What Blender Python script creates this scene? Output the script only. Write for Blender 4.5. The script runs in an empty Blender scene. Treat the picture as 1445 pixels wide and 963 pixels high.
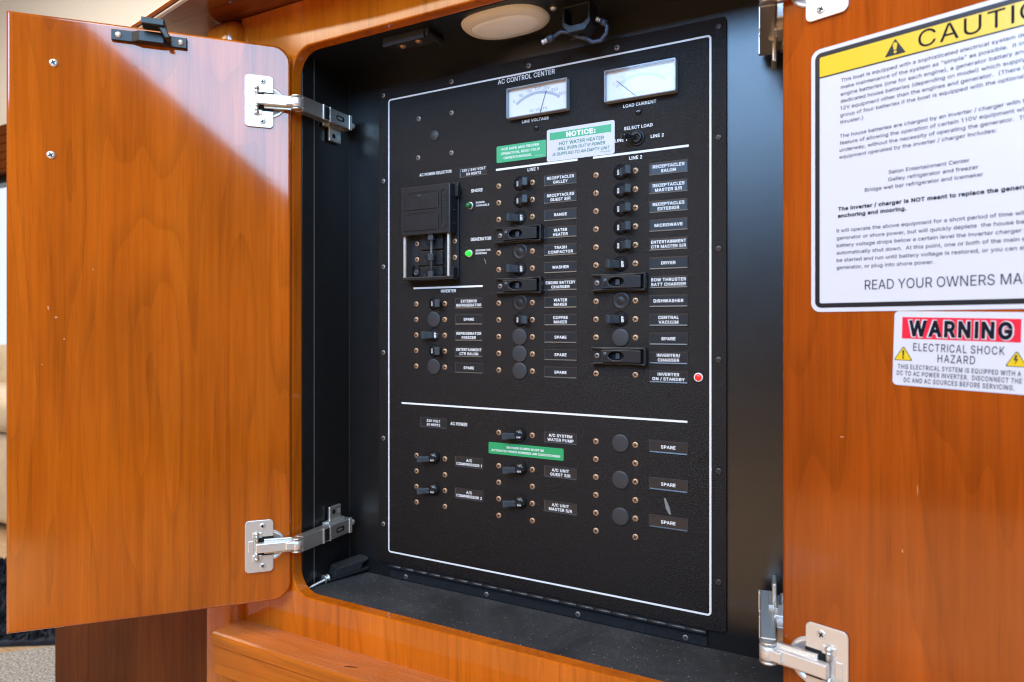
import bpy, bmesh, math, random
from mathutils import Matrix, Vector
from mathutils.geometry import delaunay_2d_cdt
random.seed(7)
R = math.radians
PI = math.pi
scene = bpy.context.scene
COL = scene.collection
ZC = 0.72                      # camera height above the saloon floor (m)

# ------------------------------------------------------------------ camera
cam_d = bpy.data.cameras.new("camera")
cam = bpy.data.objects.new("camera", cam_d)
COL.objects.link(cam)
cam.location = (0.52975, -0.65664, ZC)
cam.rotation_euler = (R(90), 0, R(28.624))
cam_d.sensor_width = 36.0
cam_d.lens = 963.0 / 1445.0 * 36.0
cam_d.shift_y = -19.5 / 1445.0
cam_d.clip_start = 0.02
cam_d.clip_end = 60
cam_d.dof.use_dof = True
cam_d.dof.focus_distance = 0.72
cam_d.dof.aperture_fstop = 8.0
scene.camera = cam
scene.cycles.filter_width = 1.15

# ------------------------------------------------------------------ world, lamps, exposure
world = bpy.data.worlds.new("World")
scene.world = world
world.use_nodes = True
bg = world.node_tree.nodes["Background"]
bg.inputs[0].default_value = (0.56, 0.41, 0.27, 1)
bg.inputs[1].default_value = 0.40


def area(name, mat, size, power, color):
    d = bpy.data.lights.new(name, 'AREA')
    d.shape = 'RECTANGLE'
    d.size, d.size_y = size
    d.energy = power
    d.color = color
    o = bpy.data.objects.new(name, d)
    COL.objects.link(o)
    o.matrix_world = mat
    return o


TO_PY = Matrix.Rotation(R(90), 4, 'X')           # lamp faces +Y
# saloon side window (slanting sill) behind the photographer, right
area("side_window_light", Matrix.Translation((2.05, -2.2, ZC + 1.42)) @ Matrix.Rotation(R(21.8), 4, 'Y') @ TO_PY,
     (2.5, 1.0), 92, (0.36, 0.66, 1.0))
# saloon window behind the photographer, left
area("aft_window_light", Matrix.Translation((0.06, -2.3, ZC + 1.2)) @ TO_PY, (1.1, 0.85), 60, (0.30, 0.58, 1.0))
# bright cream deckhead lit by the wheelhouse windows
area("deckhead_light", Matrix.Translation((-1.3, -2.2, ZC + 1.95)) @ Matrix.Rotation(R(-20), 4, 'X') @ TO_PY, (2.2, 0.8), 44, (1.0, 0.80, 0.58))
# added warm fill overhead, for the saloon's indoor lamps
area("warm_overhead_fill", Matrix.Translation((0.5, -1.2, ZC + 1.7)), (1.2, 1.0), 23, (1.0, 0.76, 0.52))
area("cabin_wall_fill", Matrix.Translation((-2.2, -0.1, ZC + 1.6)), (1.6, 0.8), 46, (1.0, 0.90, 0.76))  # unseen fill lamp added to brighten the cabin wall
# sunbeam through the side window on to the planks
sd = bpy.data.lights.new("sunbeam", 'SPOT')
sd.energy = 2500
sd.color = (1.0, 0.84, 0.62)
sd.spot_size = R(33)
sd.spot_blend = 0.6
sd.shadow_soft_size = 0.05
so_ = bpy.data.objects.new("sunbeam", sd)
COL.objects.link(so_)
so_.location = (1.9, -2.6, ZC + 1.5)
so_.rotation_euler = (Vector((-0.05, -1.95, 0)) - so_.location).to_track_quat('-Z', 'Y').to_euler()

vs = scene.view_settings
scene.display_settings.display_device = 'sRGB'
vs.view_transform = 'Standard'
vs.look = 'None'
vs.exposure = 0.0
vs.gamma = 1.0
vs.use_curve_mapping = False

# ------------------------------------------------------------------ materials


def new_mat(name):
    m = bpy.data.materials.new(name)
    m.use_nodes = True
    nt = m.node_tree
    return m, nt, nt.nodes["Principled BSDF"]


def setp(b, **k):
    for n, v in k.items():
        n = n.replace('_', ' ')
        if n in b.inputs:
            b.inputs[n].default_value = v


def plain(name, col, rough=0.5, metal=0.0, coat=0.0, noise=0.0, nscale=300.0, bump=0.0, bscale=900.0, emit=None, es=0.0, spec=0.5):
    m, nt, b = new_mat(name)
    setp(b, Base_Color=(*col, 1), Roughness=rough, Metallic=metal, Coat_Weight=coat, Coat_Roughness=0.06)
    b.inputs['Specular IOR Level'].default_value = spec
    N, L = nt.nodes, nt.links
    tc = N.new('ShaderNodeTexCoord')
    nz = N.new('ShaderNodeTexNoise')
    nz.inputs['Scale'].default_value = nscale
    nz.inputs['Detail'].default_value = 4
    L.new(tc.outputs['Object'], nz.inputs['Vector'])
    if noise > 0:
        cr = N.new('ShaderNodeValToRGB')
        cr.color_ramp.elements[0].position = 0.3
        cr.color_ramp.elements[1].position = 0.7
        cr.color_ramp.elements[0].color = (*[c * (1 - noise) for c in col], 1)
        cr.color_ramp.elements[1].color = (*[min(1, c * (1 + noise)) for c in col], 1)
        L.new(nz.outputs['Fac'], cr.inputs['Fac'])
        L.new(cr.outputs['Color'], b.inputs['Base Color'])
    mr = N.new('ShaderNodeMapRange')
    mr.inputs['To Min'].default_value = max(0.02, rough * 0.93)
    mr.inputs['To Max'].default_value = min(1, rough * 1.07)
    L.new(nz.outputs['Fac'], mr.inputs['Value'])
    L.new(mr.outputs['Result'], b.inputs['Roughness'])
    if bump > 0:
        n2 = N.new('ShaderNodeTexNoise')
        n2.inputs['Scale'].default_value = bscale
        n2.inputs['Detail'].default_value = 2
        L.new(tc.outputs['Object'], n2.inputs['Vector'])
        bp = N.new('ShaderNodeBump')
        bp.inputs['Strength'].default_value = bump
        bp.inputs['Distance'].default_value = 0.001
        L.new(n2.outputs['Fac'], bp.inputs['Height'])
        L.new(bp.outputs['Normal'], b.inputs['Normal'])
    if emit:
        setp(b, Emission_Color=(*emit, 1), Emission_Strength=es)
    return m


def wood(name, dark, mid, light, axis='Z', seed=0.0, coat=1.0, coat_rough=0.065, rough=0.4, ior=1.5, dusty=0.0):
    m, nt, b = new_mat(name)
    N, L = nt.nodes, nt.links
    tc = N.new('ShaderNodeTexCoord')

    def mapped(across, along):
        mp = N.new('ShaderNodeMapping')
        s = {'Z': (across, across, along), 'X': (along, across, across)}[axis]
        mp.inputs['Scale'].default_value = s
        mp.inputs['Location'].default_value = (seed, seed * 1.7, seed * 0.6)
        L.new(tc.outputs['Object'], mp.inputs['Vector'])
        return mp
    # broad figure
    n1 = N.new('ShaderNodeTexNoise')
    n1.inputs['Scale'].default_value = 1
    n1.inputs['Detail'].default_value = 3
    n1.inputs['Distortion'].default_value = 0.6
    L.new(mapped(24, 2.2).outputs[0], n1.inputs['Vector'])
    # fine grain
    n2 = N.new('ShaderNodeTexNoise')
    n2.inputs['Scale'].default_value = 1
    n2.inputs['Detail'].default_value = 5
    L.new(mapped(190, 5).outputs[0], n2.inputs['Vector'])
    # short pores
    n3 = N.new('ShaderNodeTexNoise')
    n3.inputs['Scale'].default_value = 1
    n3.inputs['Detail'].default_value = 2
    L.new(mapped(900, 22).outputs[0], n3.inputs['Vector'])
    # long dark streaks
    n4 = N.new('ShaderNodeTexNoise')
    n4.inputs['Scale'].default_value = 1
    n4.inputs['Detail'].default_value = 1
    L.new(mapped(75, 1.6).outputs[0], n4.inputs['Vector'])
    add = N.new('ShaderNodeMath')
    add.operation = 'MULTIPLY_ADD'
    add.inputs[1].default_value = 0.42
    L.new(n2.outputs['Fac'], add.inputs[0])
    sc = N.new('ShaderNodeMath')
    sc.operation = 'MULTIPLY'
    sc.inputs[1].default_value = 0.58
    L.new(n1.outputs['Fac'], sc.inputs[0])
    L.new(sc.outputs[0], add.inputs[2])
    cr = N.new('ShaderNodeValToRGB')
    e = cr.color_ramp.elements
    e[0].position = 0.30
    e[0].color = (*dark, 1)
    e[1].position = 0.70
    e[1].color = (*light, 1)
    k = e.new(0.5)
    k.color = (*mid, 1)
    L.new(add.outputs[0], cr.inputs['Fac'])
    pr = N.new('ShaderNodeMapRange')
    pr.inputs['From Min'].default_value = 0.30
    pr.inputs['From Max'].default_value = 0.46
    pr.inputs['To Min'].default_value = 0.85
    pr.inputs['To Max'].default_value = 1.0
    L.new(n3.outputs['Fac'], pr.inputs['Value'])
    ps = N.new('ShaderNodeMapRange')
    ps.inputs['From Min'].default_value = 0.66
    ps.inputs['From Max'].default_value = 0.76
    ps.inputs['To Min'].default_value = 1.0
    ps.inputs['To Max'].default_value = 0.72
    L.new(n4.outputs['Fac'], ps.inputs['Value'])
    mm = N.new('ShaderNodeMath')
    mm.operation = 'MULTIPLY'
    L.new(pr.outputs[0], mm.inputs[0])
    L.new(ps.outputs[0], mm.inputs[1])
    # growth rings: thin darker contour lines of a stretched noise
    n6 = N.new('ShaderNodeTexNoise')
    n6.inputs['Scale'].default_value = 1
    n6.inputs['Detail'].default_value = 2
    n6.inputs['Roughness'].default_value = 0.4
    L.new(mapped(13, 1.5).outputs[0], n6.inputs['Vector'])
    m6 = N.new('ShaderNodeMath')
    m6.operation = 'MULTIPLY'
    m6.inputs[1].default_value = 13.0
    L.new(n6.outputs['Fac'], m6.inputs[0])
    f6 = N.new('ShaderNodeMath')
    f6.operation = 'FRACT'
    L.new(m6.outputs[0], f6.inputs[0])
    r6 = N.new('ShaderNodeMapRange')
    r6.interpolation_type = 'SMOOTHSTEP'
    r6.inputs['From Min'].default_value = 0.0
    r6.inputs['From Max'].default_value = 0.45
    r6.inputs['To Min'].default_value = 0.87
    r6.inputs['To Max'].default_value = 1.0
    L.new(f6.outputs[0], r6.inputs['Value'])
    # cloudy stain
    n7 = N.new('ShaderNodeTexNoise')
    n7.inputs['Scale'].default_value = 1
    n7.inputs['Detail'].default_value = 3
    L.new(mapped(11, 5).outputs[0], n7.inputs['Vector'])
    r7 = N.new('ShaderNodeMapRange')
    r7.inputs['From Min'].default_value = 0.3
    r7.inputs['From Max'].default_value = 0.7
    r7.inputs['To Min'].default_value = 0.84
    r7.inputs['To Max'].default_value = 1.12
    L.new(n7.outputs['Fac'], r7.inputs['Value'])
    m7 = N.new('ShaderNodeMath')
    m7.operation = 'MULTIPLY'
    L.new(r6.outputs[0], m7.inputs[0])
    L.new(r7.outputs[0], m7.inputs[1])
    m8 = N.new('ShaderNodeMath')
    m8.operation = 'MULTIPLY'
    L.new(mm.outputs[0], m8.inputs[0])
    L.new(m7.outputs[0], m8.inputs[1])
    mm = m8
    mx = N.new('ShaderNodeMix')
    mx.data_type = 'RGBA'
    mx.blend_type = 'MULTIPLY'
    mx.inputs['Factor'].default_value = 1
    L.new(cr.outputs['Color'], mx.inputs['A'])
    L.new(mm.outputs[0], mx.inputs['B'])
    L.new(mx.outputs['Result'], b.inputs['Base Color'])
    if dusty > 0:          # fine settled dust on faces that look up
        ge = N.new('ShaderNodeNewGeometry')
        sx = N.new('ShaderNodeSeparateXYZ')
        L.new(ge.outputs['Normal'], sx.inputs[0])
        up = N.new('ShaderNodeMapRange')
        up.inputs['From Min'].default_value = 0.8
        up.inputs['From Max'].default_value = 1.0
        L.new(sx.outputs['Z'], up.inputs['Value'])
        n8 = N.new('ShaderNodeTexNoise')
        n8.inputs['Scale'].default_value = 420
        n8.inputs['Detail'].default_value = 3
        L.new(tc.outputs['Object'], n8.inputs['Vector'])
        n9 = N.new('ShaderNodeTexNoise')
        n9.inputs['Scale'].default_value = 28
        n9.inputs['Detail'].default_value = 3
        L.new(tc.outputs['Object'], n9.inputs['Vector'])
        d8 = N.new('ShaderNodeMapRange')
        d8.inputs['From Min'].default_value = 0.35
        d8.inputs['From Max'].default_value = 0.75
        d8.inputs['To Max'].default_value = dusty
        L.new(n8.outputs['Fac'], d8.inputs['Value'])
        d9 = N.new('ShaderNodeMath')
        d9.operation = 'MULTIPLY'
        L.new(d8.outputs[0], d9.inputs[0])
        L.new(n9.outputs['Fac'], d9.inputs[1])
        da = N.new('ShaderNodeMath')
        da.operation = 'MULTIPLY'
        L.new(d9.outputs[0], da.inputs[0])
        L.new(up.outputs[0], da.inputs[1])
        md_ = N.new('ShaderNodeMix')
        md_.data_type = 'RGBA'
        L.new(da.outputs[0], md_.inputs['Factor'])
        L.new(mx.outputs['Result'], md_.inputs['A'])
        md_.inputs['B'].default_value = (0.55, 0.46, 0.38, 1)
        L.new(md_.outputs['Result'], b.inputs['Base Color'])
    setp(b, Roughness=rough, Coat_Weight=coat, Coat_Roughness=coat_rough, Coat_IOR=ior)
    b.inputs['Specular IOR Level'].default_value = 0.0
    bp = N.new('ShaderNodeBump')
    bp.inputs['Strength'].default_value = 0.05
    bp.inputs['Distance'].default_value = 0.0005
    L.new(n2.outputs['Fac'], bp.inputs['Height'])
    L.new(bp.outputs['Normal'], b.inputs['Normal'])
    # slight orange peel of the lacquer
    n5 = N.new('ShaderNodeTexNoise')
    n5.inputs['Scale'].default_value = 160
    n5.inputs['Detail'].default_value = 2
    L.new(tc.outputs['Object'], n5.inputs['Vector'])
    b2 = N.new('ShaderNodeBump')
    b2.inputs['Strength'].default_value = 0.02
    b2.inputs['Distance'].default_value = 0.0004
    L.new(n5.outputs['Fac'], b2.inputs['Height'])
    L.new(b2.outputs['Normal'], b.inputs['Coat Normal'])
    return m


M = {}
M['door'] = wood('cherry_lacquer_door', (0.355, 0.067, 0.002), (0.475, 0.097, 0.003), (0.565, 0.130, 0.006), 'Z', 0.37, ior=1.62)
M['door2'] = wood('cherry_lacquer_door_right', (0.29, 0.049, 0.003), (0.375, 0.066, 0.004), (0.45, 0.087, 0.007), 'Z', 3.1, ior=1.45)
M['frame'] = wood('cherry_lacquer_frame', (0.52, 0.108, 0.003), (0.61, 0.135, 0.004), (0.68, 0.165, 0.009), 'Z', 5.3, coat_rough=0.10, ior=1.7)
M['ledge'] = wood('cherry_lacquer_ledge', (0.44, 0.100, 0.006), (0.53, 0.130, 0.009), (0.60, 0.165, 0.016), 'X', 7.9, coat=0.6, coat_rough=0.28, dusty=0.38)
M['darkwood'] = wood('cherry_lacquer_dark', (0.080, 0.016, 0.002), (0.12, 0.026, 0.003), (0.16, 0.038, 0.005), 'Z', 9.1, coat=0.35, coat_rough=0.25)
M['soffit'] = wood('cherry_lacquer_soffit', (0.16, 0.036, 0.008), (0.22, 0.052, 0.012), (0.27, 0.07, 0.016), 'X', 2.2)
M['edge_highlight'] = plain('painted_edge_highlight', (0.62, 0.45, 0.28), 0.3, coat=0.6)  # pale colour stands for the highlight along the soffit bullnose
M['panel'] = plain('black_powder_coat', (0.0075, 0.0050, 0.0042), 0.34, noise=0.55, nscale=700, bump=0.8, bscale=1450, spec=0.33)
M['lining'] = plain('black_laminate', (0.009, 0.009, 0.0095), 0.29, noise=0.12, nscale=60, bump=0.12, bscale=1500, spec=0.7)
M['edge'] = plain('pale_joint_strip', (0.45, 0.47, 0.5), 0.4, metal=0.6)  # pale line along the joint of jamb and side lining
M['plastic'] = plain('black_plastic', (0.016, 0.017, 0.02), 0.32, noise=0.2, bump=0.08, bscale=1500)
M['gloss'] = plain('gloss_black_plastic', (0.014, 0.014, 0.016), 0.16)
M['toggle'] = plain('toggle_charcoal', (0.045, 0.055, 0.066), 0.36, noise=0.2)
M['lip'] = plain('nameplate_lip', (0.032, 0.033, 0.036), 0.25)
M['plug'] = plain('matt_plug_plastic', (0.030, 0.031, 0.034), 0.5, noise=0.25, nscale=500, bump=0.1)
M['plugdark'] = plain('dark_plug_plastic', (0.010, 0.0085, 0.008), 0.42, noise=0.2, nscale=500, bump=0.1)
M['bush'] = plain('black_breaker_bushing', (0.020, 0.021, 0.024), 0.12, coat=0.5)
M['void'] = plain('dark_recess', (0.004, 0.004, 0.004), 0.8)
M['paint'] = plain('white_paint', (0.82, 0.82, 0.82), 0.5)
M['copper'] = plain('brass_screw', (0.54, 0.33, 0.19), 0.42, metal=0.5, noise=0.15, nscale=1200)
M['screwgrey'] = plain('dulled_screw', (0.30, 0.26, 0.24), 0.4, metal=0.6, noise=0.2, nscale=1200)
M['screwdark'] = plain('blackened_screw', (0.07, 0.06, 0.058), 0.35, metal=0.6)
M['slot'] = plain('screw_recess', (0.016, 0.012, 0.010), 0.6)
M['nickel'] = plain('nickel_plate', (0.66, 0.63, 0.58), 0.30, metal=0.85, nscale=40)
M['nickelsat'] = plain('satin_nickel', (0.84, 0.81, 0.77), 0.38, metal=0.72)
M['dial'] = plain('meter_dial_card', (0.95, 0.90, 0.84), 0.6)
M['grey'] = plain('dial_print', (0.22, 0.23, 0.27), 0.6)
M['greyfaint'] = plain('pale_dial_print', (0.66, 0.67, 0.72), 0.6)  # paler print for the load current dial and domed breaker mark
M['ink'] = plain('dark_ink', (0.006, 0.006, 0.012), 0.6, spec=0.15)
M['inkgrey'] = plain('text_ink', (0.014, 0.016, 0.04), 0.6, spec=0.2)
M['vinylwhite'] = plain('white_vinyl', (0.67, 0.65, 0.68), 0.3, coat=0.3)
M['vinylyellow'] = plain('yellow_vinyl', (0.78, 0.52, 0.008), 0.3, coat=0.3)
M['vinylblack'] = plain('black_vinyl', (0.016, 0.014, 0.016), 0.35, spec=0.35)
M['vinylred'] = plain('red_vinyl', (0.80, 0.015, 0.045), 0.3, coat=0.3)
M['green'] = plain('green_vinyl', (0.02, 0.34, 0.12), 0.35, coat=0.3)
M['greenlight'] = plain('light_green_vinyl', (0.05, 0.42, 0.19), 0.35, coat=0.3)
M['greenink'] = plain('green_ink', (0.02, 0.22, 0.13), 0.5)
M['ledoff'] = plain('green_lens_unlit', (0.015, 0.14, 0.04), 0.15)
M['ledon'] = plain('green_lens_lit', (0.01, 0.35, 0.02), 0.15, emit=(0.05, 1.0, 0.08), es=0.75)
M['ledred'] = plain('red_lens_lit', (0.8, 0.02, 0.01), 0.2, emit=(1.0, 0.03, 0.01), es=0.6)
M['lamp_bezel'] = plain('cream_lamp_bezel', (0.93, 0.84, 0.70), 0.45)
M['lamp_lens'] = plain('frosted_lens_added_glow', (0.86, 0.76, 0.67), 0.3, coat=0.3, bump=0.1, bscale=600, emit=(1.0, 0.82, 0.66), es=0.10)  # faint glow added to brighten the unlit lens
M['cable'] = plain('blue_grey_cable', (0.055, 0.07, 0.11), 0.4)
M['sofa'] = plain('cream_leather', (0.66, 0.54, 0.38), 0.5, noise=0.08, nscale=20, bump=0.2, bscale=200)
M['wall'] = plain('cream_wall', (0.78, 0.72, 0.62), 0.8, noise=0.03, nscale=80, bump=0.1, bscale=500)
M['carpet'] = plain('grey_fleck_carpet', (0.30, 0.28, 0.26), 0.95, noise=0.75, nscale=230, bump=0.8, bscale=300)
M['shag'] = plain('navy_shag', (0.012, 0.016, 0.026), 0.95, noise=0.8, nscale=60, bump=1.0, bscale=60)
M['plank'] = wood('pale_floor_planks', (0.42, 0.27, 0.15), (0.50, 0.34, 0.20), (0.58, 0.41, 0.26), 'X', 1.1)
M['dust'] = plain('grey_scuff', (0.20, 0.20, 0.195), 0.9)


def felt():
    m, nt, b = new_mat('dusty_black_felt')
    N, L = nt.nodes, nt.links
    tc = N.new('ShaderNodeTexCoord')
    n1 = N.new('ShaderNodeTexNoise')
    n1.inputs['Scale'].default_value = 13
    n1.inputs['Detail'].default_value = 7
    n1.inputs['Roughness'].default_value = 0.65
    n1.inputs['Distortion'].default_value = 0.6
    n2 = N.new('ShaderNodeTexNoise')
    n2.inputs['Scale'].default_value = 900
    n2.inputs['Detail'].default_value = 2
    v = N.new('ShaderNodeTexVoronoi')
    v.inputs['Scale'].default_value = 260
    for n in (n1, n2, v):
        L.new(tc.outputs['Object'], n.inputs['Vector'])
    r1 = N.new('ShaderNodeMapRange')
    r1.inputs['From Min'].default_value = 0.36
    r1.inputs['From Max'].default_value = 0.72
    L.new(n1.outputs['Fac'], r1.inputs['Value'])
    r2 = N.new('ShaderNodeMapRange')
    r2.inputs['From Min'].default_value = 0.3
    r2.inputs['From Max'].default_value = 0.75
    L.new(n2.outputs['Fac'], r2.inputs['Value'])
    mu = N.new('ShaderNodeMath')
    mu.operation = 'MULTIPLY'
    L.new(r1.outputs[0], mu.inputs[0])
    L.new(r2.outputs[0], mu.inputs[1])
    cr = N.new('ShaderNodeValToRGB')
    cr.color_ramp.elements[0].color = (0.016, 0.0165, 0.018, 1)
    cr.color_ramp.elements[1].color = (0.10, 0.10, 0.102, 1)
    L.new(mu.outputs[0], cr.inputs['Fac'])
    r3 = N.new('ShaderNodeMapRange')     # crumbs
    r3.inputs['From Min'].default_value = 0.17
    r3.inputs['From Max'].default_value = 0.11
    L.new(v.outputs['Distance'], r3.inputs['Value'])
    sp = N.new('ShaderNodeSeparateColor')
    L.new(v.outputs['Color'], sp.inputs[0])
    gt = N.new('ShaderNodeMath')
    gt.operation = 'GREATER_THAN'
    gt.inputs[1].default_value = 0.72
    L.new(sp.outputs[0], gt.inputs[0])
    m3 = N.new('ShaderNodeMath')
    m3.operation = 'MULTIPLY'
    L.new(r3.outputs[0], m3.inputs[0])
    L.new(gt.outputs[0], m3.inputs[1])
    mx = N.new('ShaderNodeMix')
    mx.data_type = 'RGBA'
    L.new(m3.outputs[0], mx.inputs['Factor'])
    L.new(cr.outputs['Color'], mx.inputs['A'])
    mx.inputs['B'].default_value = (0.30, 0.28, 0.25, 1)
    L.new(mx.outputs['Result'], b.inputs['Base Color'])
    setp(b, Roughness=0.95)
    bp = N.new('ShaderNodeBump')
    bp.inputs['Strength'].default_value = 0.8
    bp.inputs['Distance'].default_value = 0.001
    L.new(n2.outputs['Fac'], bp.inputs['Height'])
    L.new(bp.outputs['Normal'], b.inputs['Normal'])
    return m


M['felt'] = felt()


def clear(name, amount=0.9):
    m, nt, b = new_mat(name)
    N, L = nt.nodes, nt.links
    tr = N.new('ShaderNodeBsdfTransparent')
    tr.inputs[0].default_value = (0.97, 0.98, 1, 1)
    gl = N.new('ShaderNodeBsdfGlossy')
    gl.inputs['Roughness'].default_value = 0.06
    fr = N.new('ShaderNodeFresnel')
    fr.inputs['IOR'].default_value = 1.0 + amount * 0.45
    mx = N.new('ShaderNodeMixShader')
    ge = N.new('ShaderNodeNewGeometry')
    iv = N.new('ShaderNodeMath')
    iv.operation = 'SUBTRACT'
    iv.inputs[0].default_value = 1.0
    L.new(ge.outputs['Backfacing'], iv.inputs[1])
    mu = N.new('ShaderNodeMath')
    mu.operation = 'MULTIPLY'
    L.new(fr.outputs[0], mu.inputs[0])
    L.new(iv.outputs[0], mu.inputs[1])
    L.new(mu.outputs[0], mx.inputs[0])
    L.new(tr.outputs[0], mx.inputs[1])
    L.new(gl.outputs[0], mx.inputs[2])
    L.new(mx.outputs[0], N["Material Output"].inputs['Surface'])
    N.remove(b)
    return m


M['clear'] = clear('clear_acrylic', 0.94)
M['glass'] = clear('window_glass', 0.92)


def skymat():
    m, nt, b = new_mat('outdoor_daylight')
    setp(b, Base_Color=(0.6, 0.7, 0.8, 1), Emission_Color=(0.80, 0.90, 1.0, 1), Emission_Strength=1.1)
    return m


M['sky'] = skymat()

# ------------------------------------------------------------------ mesh helpers (millimetres in, metres out)


class MB:
    def __init__(self, xf=None):
        self.v, self.f, self.m, self.s = [], [], [], []
        self.xf = xf

    def add_bm(self, bm, mat=0, smooth=False):
        base = len(self.v)
        bm.verts.index_update()
        for v in bm.verts:
            self.v.append(v.co.copy())
        for f in bm.faces:
            self.f.append([base + v.index for v in f.verts])
            self.m.append(mat)
            self.s.append(smooth)
        bm.free()
        return self

    def raw(self, vs_, fs, mat=0, smooth=False):
        base = len(self.v)
        self.v += [Vector(p) for p in vs_]
        for f in fs:
            self.f.append([base + i for i in f])
            self.m.append(mat)
            self.s.append(smooth)
        return self

    def box(self, x0, x1, y0, y1, z0, z1, bev=0.0, mat=0, seg=2, mtx=None):
        bm = bmesh.new()
        bmesh.ops.create_cube(bm, size=1.0)
        for v in bm.verts:
            v.co = Vector(((x0 + x1) / 2 + v.co.x * (x1 - x0), (y0 + y1) / 2 + v.co.y * (y1 - y0), (z0 + z1) / 2 + v.co.z * (z1 - z0)))
        if bev > 0:
            bmesh.ops.bevel(bm, geom=list(bm.edges), offset=bev, segments=seg, profile=0.5, affect='EDGES', clamp_overlap=True)
        if mtx is not None:
            bm.transform(mtx)
        bmesh.ops.recalc_face_normals(bm, faces=bm.faces)
        return self.add_bm(bm, mat, bev > 0 and seg > 2)

    def plate(self, outer, holes, a0, a1, axis='Y', bev=0.0, mat=0, seg=2, mtx=None, smooth=False):
        """outline with holes (2-D) extruded along an axis"""
        bm = bmesh.new()

        def P3(p, a):
            return {'Y': (p[0], a, p[1]), 'Z': (p[0], p[1], a), 'X': (a, p[0], p[1])}[axis]
        edges = []
        for loop in [outer] + list(holes):
            vs_ = [bm.verts.new(P3(p, a0)) for p in loop]
            for i in range(len(vs_)):
                edges.append(bm.edges.new((vs_[i], vs_[(i + 1) % len(vs_)])))
        if holes:
            bmesh.ops.triangle_fill(bm, edges=edges, use_beauty=True, use_dissolve=False)
        else:
            bm.faces.new(list(bm.verts))
        rim = [e for e in bm.edges if len(e.link_faces) == 1]
        geo = bmesh.ops.extrude_face_region(bm, geom=list(bm.faces))
        d = Vector(P3((0, 0), a1)) - Vector(P3((0, 0), a0))
        nv = [g for g in geo['geom'] if isinstance(g, bmesh.types.BMVert)]
        for v in nv:
            v.co += d
        bmesh.ops.recalc_face_normals(bm, faces=bm.faces)
        if bev > 0:
            es = [e for e in bm.edges if len(e.link_faces) == 2 and e.calc_face_angle(0) > R(60) and
                  abs(getattr(e.verts[0].co, axis.lower()) - getattr(e.verts[1].co, axis.lower())) < 1e-6]
            bmesh.ops.bevel(bm, geom=es, offset=bev, segments=seg, profile=0.5, affect='EDGES', clamp_overlap=False)
        if mtx is not None:
            bm.transform(mtx)
        return self.add_bm(bm, mat, smooth)

    def lathe(self, prof, cx=0, cy=0, cz=0, axis='Y', seg=24, mat=0, smooth=True, mtx=None, sx=1.0):
        """prof: list of (radius, along-axis)"""
        vs_, fs = [], []
        n = seg
        for r, a in prof:
            for k in range(n):
                t = 2 * PI * k / n
                c_, s_ = r * math.cos(t) * sx, r * math.sin(t)
                p = {'Y': (c_, a, s_), 'Z': (c_, s_, a), 'X': (a, c_, s_)}[axis]
                vs_.append(Vector(p) + Vector((cx, cy, cz)))
        for i in range(len(prof) - 1):
            for k in range(n):
                k2 = (k + 1) % n
                fs.append([i * n + k, i * n + k2, (i + 1) * n + k2, (i + 1) * n + k])
        if prof[0][0] > 0:
            fs.append(list(range(n))[::-1])
        if prof[-1][0] > 0:
            fs.append([(len(prof) - 1) * n + k for k in range(n)])
        bm = bmesh.new()
        bv = [bm.verts.new(p) for p in vs_]
        for f in fs:
            try:
                bm.faces.new([bv[i] for i in f])
            except ValueError:
                pass
        bmesh.ops.remove_doubles(bm, verts=bm.verts, dist=1e-5)
        if mtx is not None:
            bm.transform(mtx)
        bmesh.ops.recalc_face_normals(bm, faces=bm.faces)
        return self.add_bm(bm, mat, smooth)

    def tube(self, pts, r, seg=10, mat=0, smooth=True):
        pts = [Vector(p) for p in pts]
        rings = []
        prev = None
        for i, p in enumerate(pts):
            t = (pts[min(i + 1, len(pts) - 1)] - pts[max(i - 1, 0)]).normalized()
            up = Vector((0, 0, 1)) if abs(t.z) < 0.9 else Vector((1, 0, 0))
            a = t.cross(up).normalized() if prev is None else (prev - t * prev.dot(t)).normalized()
            prev = a
            b = t.cross(a)
            rr = r[i] if isinstance(r, (list, tuple)) else r
            rings.append([p + a * math.cos(2 * PI * k / seg) * rr + b * math.sin(2 * PI * k / seg) * rr for k in range(seg)])
        vs_ = [q for rg in rings for q in rg]
        fs = []
        for i in range(len(rings) - 1):
            for k in range(seg):
                k2 = (k + 1) % seg
                fs.append([i * seg + k, i * seg + k2, (i + 1) * seg + k2, (i + 1) * seg + k])
        fs.append(list(range(seg))[::-1])
        fs.append([(len(rings) - 1) * seg + k for k in range(seg)])
        return self.raw(vs_, fs, mat, smooth)

    def text(self, body, x, z, h, w=None, align='C', mat=0, bold=0.012, y=0.0, sx=1.0, shear=0.0, rot=0.0, space=1.0):
        vs_, fs, bb = text_mesh(body, bold, shear, space)
        k = h / CAP
        kx = k * sx
        if w:
            kx = w / (bb[1] - bb[0])
        off = {'C': -(bb[0] + bb[1]) / 2, 'L': -bb[0], 'R': -bb[1]}[align]
        ca, sa = math.cos(rot), math.sin(rot)
        out = []
        for p in vs_:
            px, pz = (p[0] + off) * kx, p[1] * k
            out.append((x + px * ca - pz * sa, y, z + px * sa + pz * ca))
        return self.raw(out, fs, mat)

    def build(self, name, mats, parent=None, at=(0, 0, 0), rotz=0.0, flip_y=False):
        me = bpy.data.meshes.new(name)
        vs_ = self.v
        if self.xf is not None:
            vs_ = [self.xf @ v for v in vs_]
        vs_ = [(v.x * 0.001, (-v.y if flip_y else v.y) * 0.001, v.z * 0.001) for v in vs_]
        fs = [f[::-1] for f in self.f] if flip_y else self.f
        me.from_pydata(vs_, [], fs)
        if not isinstance(mats, (list, tuple)):
            mats = [mats]
        for m in mats:
            me.materials.append(M[m] if isinstance(m, str) else m)
        me.polygons.foreach_set('material_index', self.m)
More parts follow.
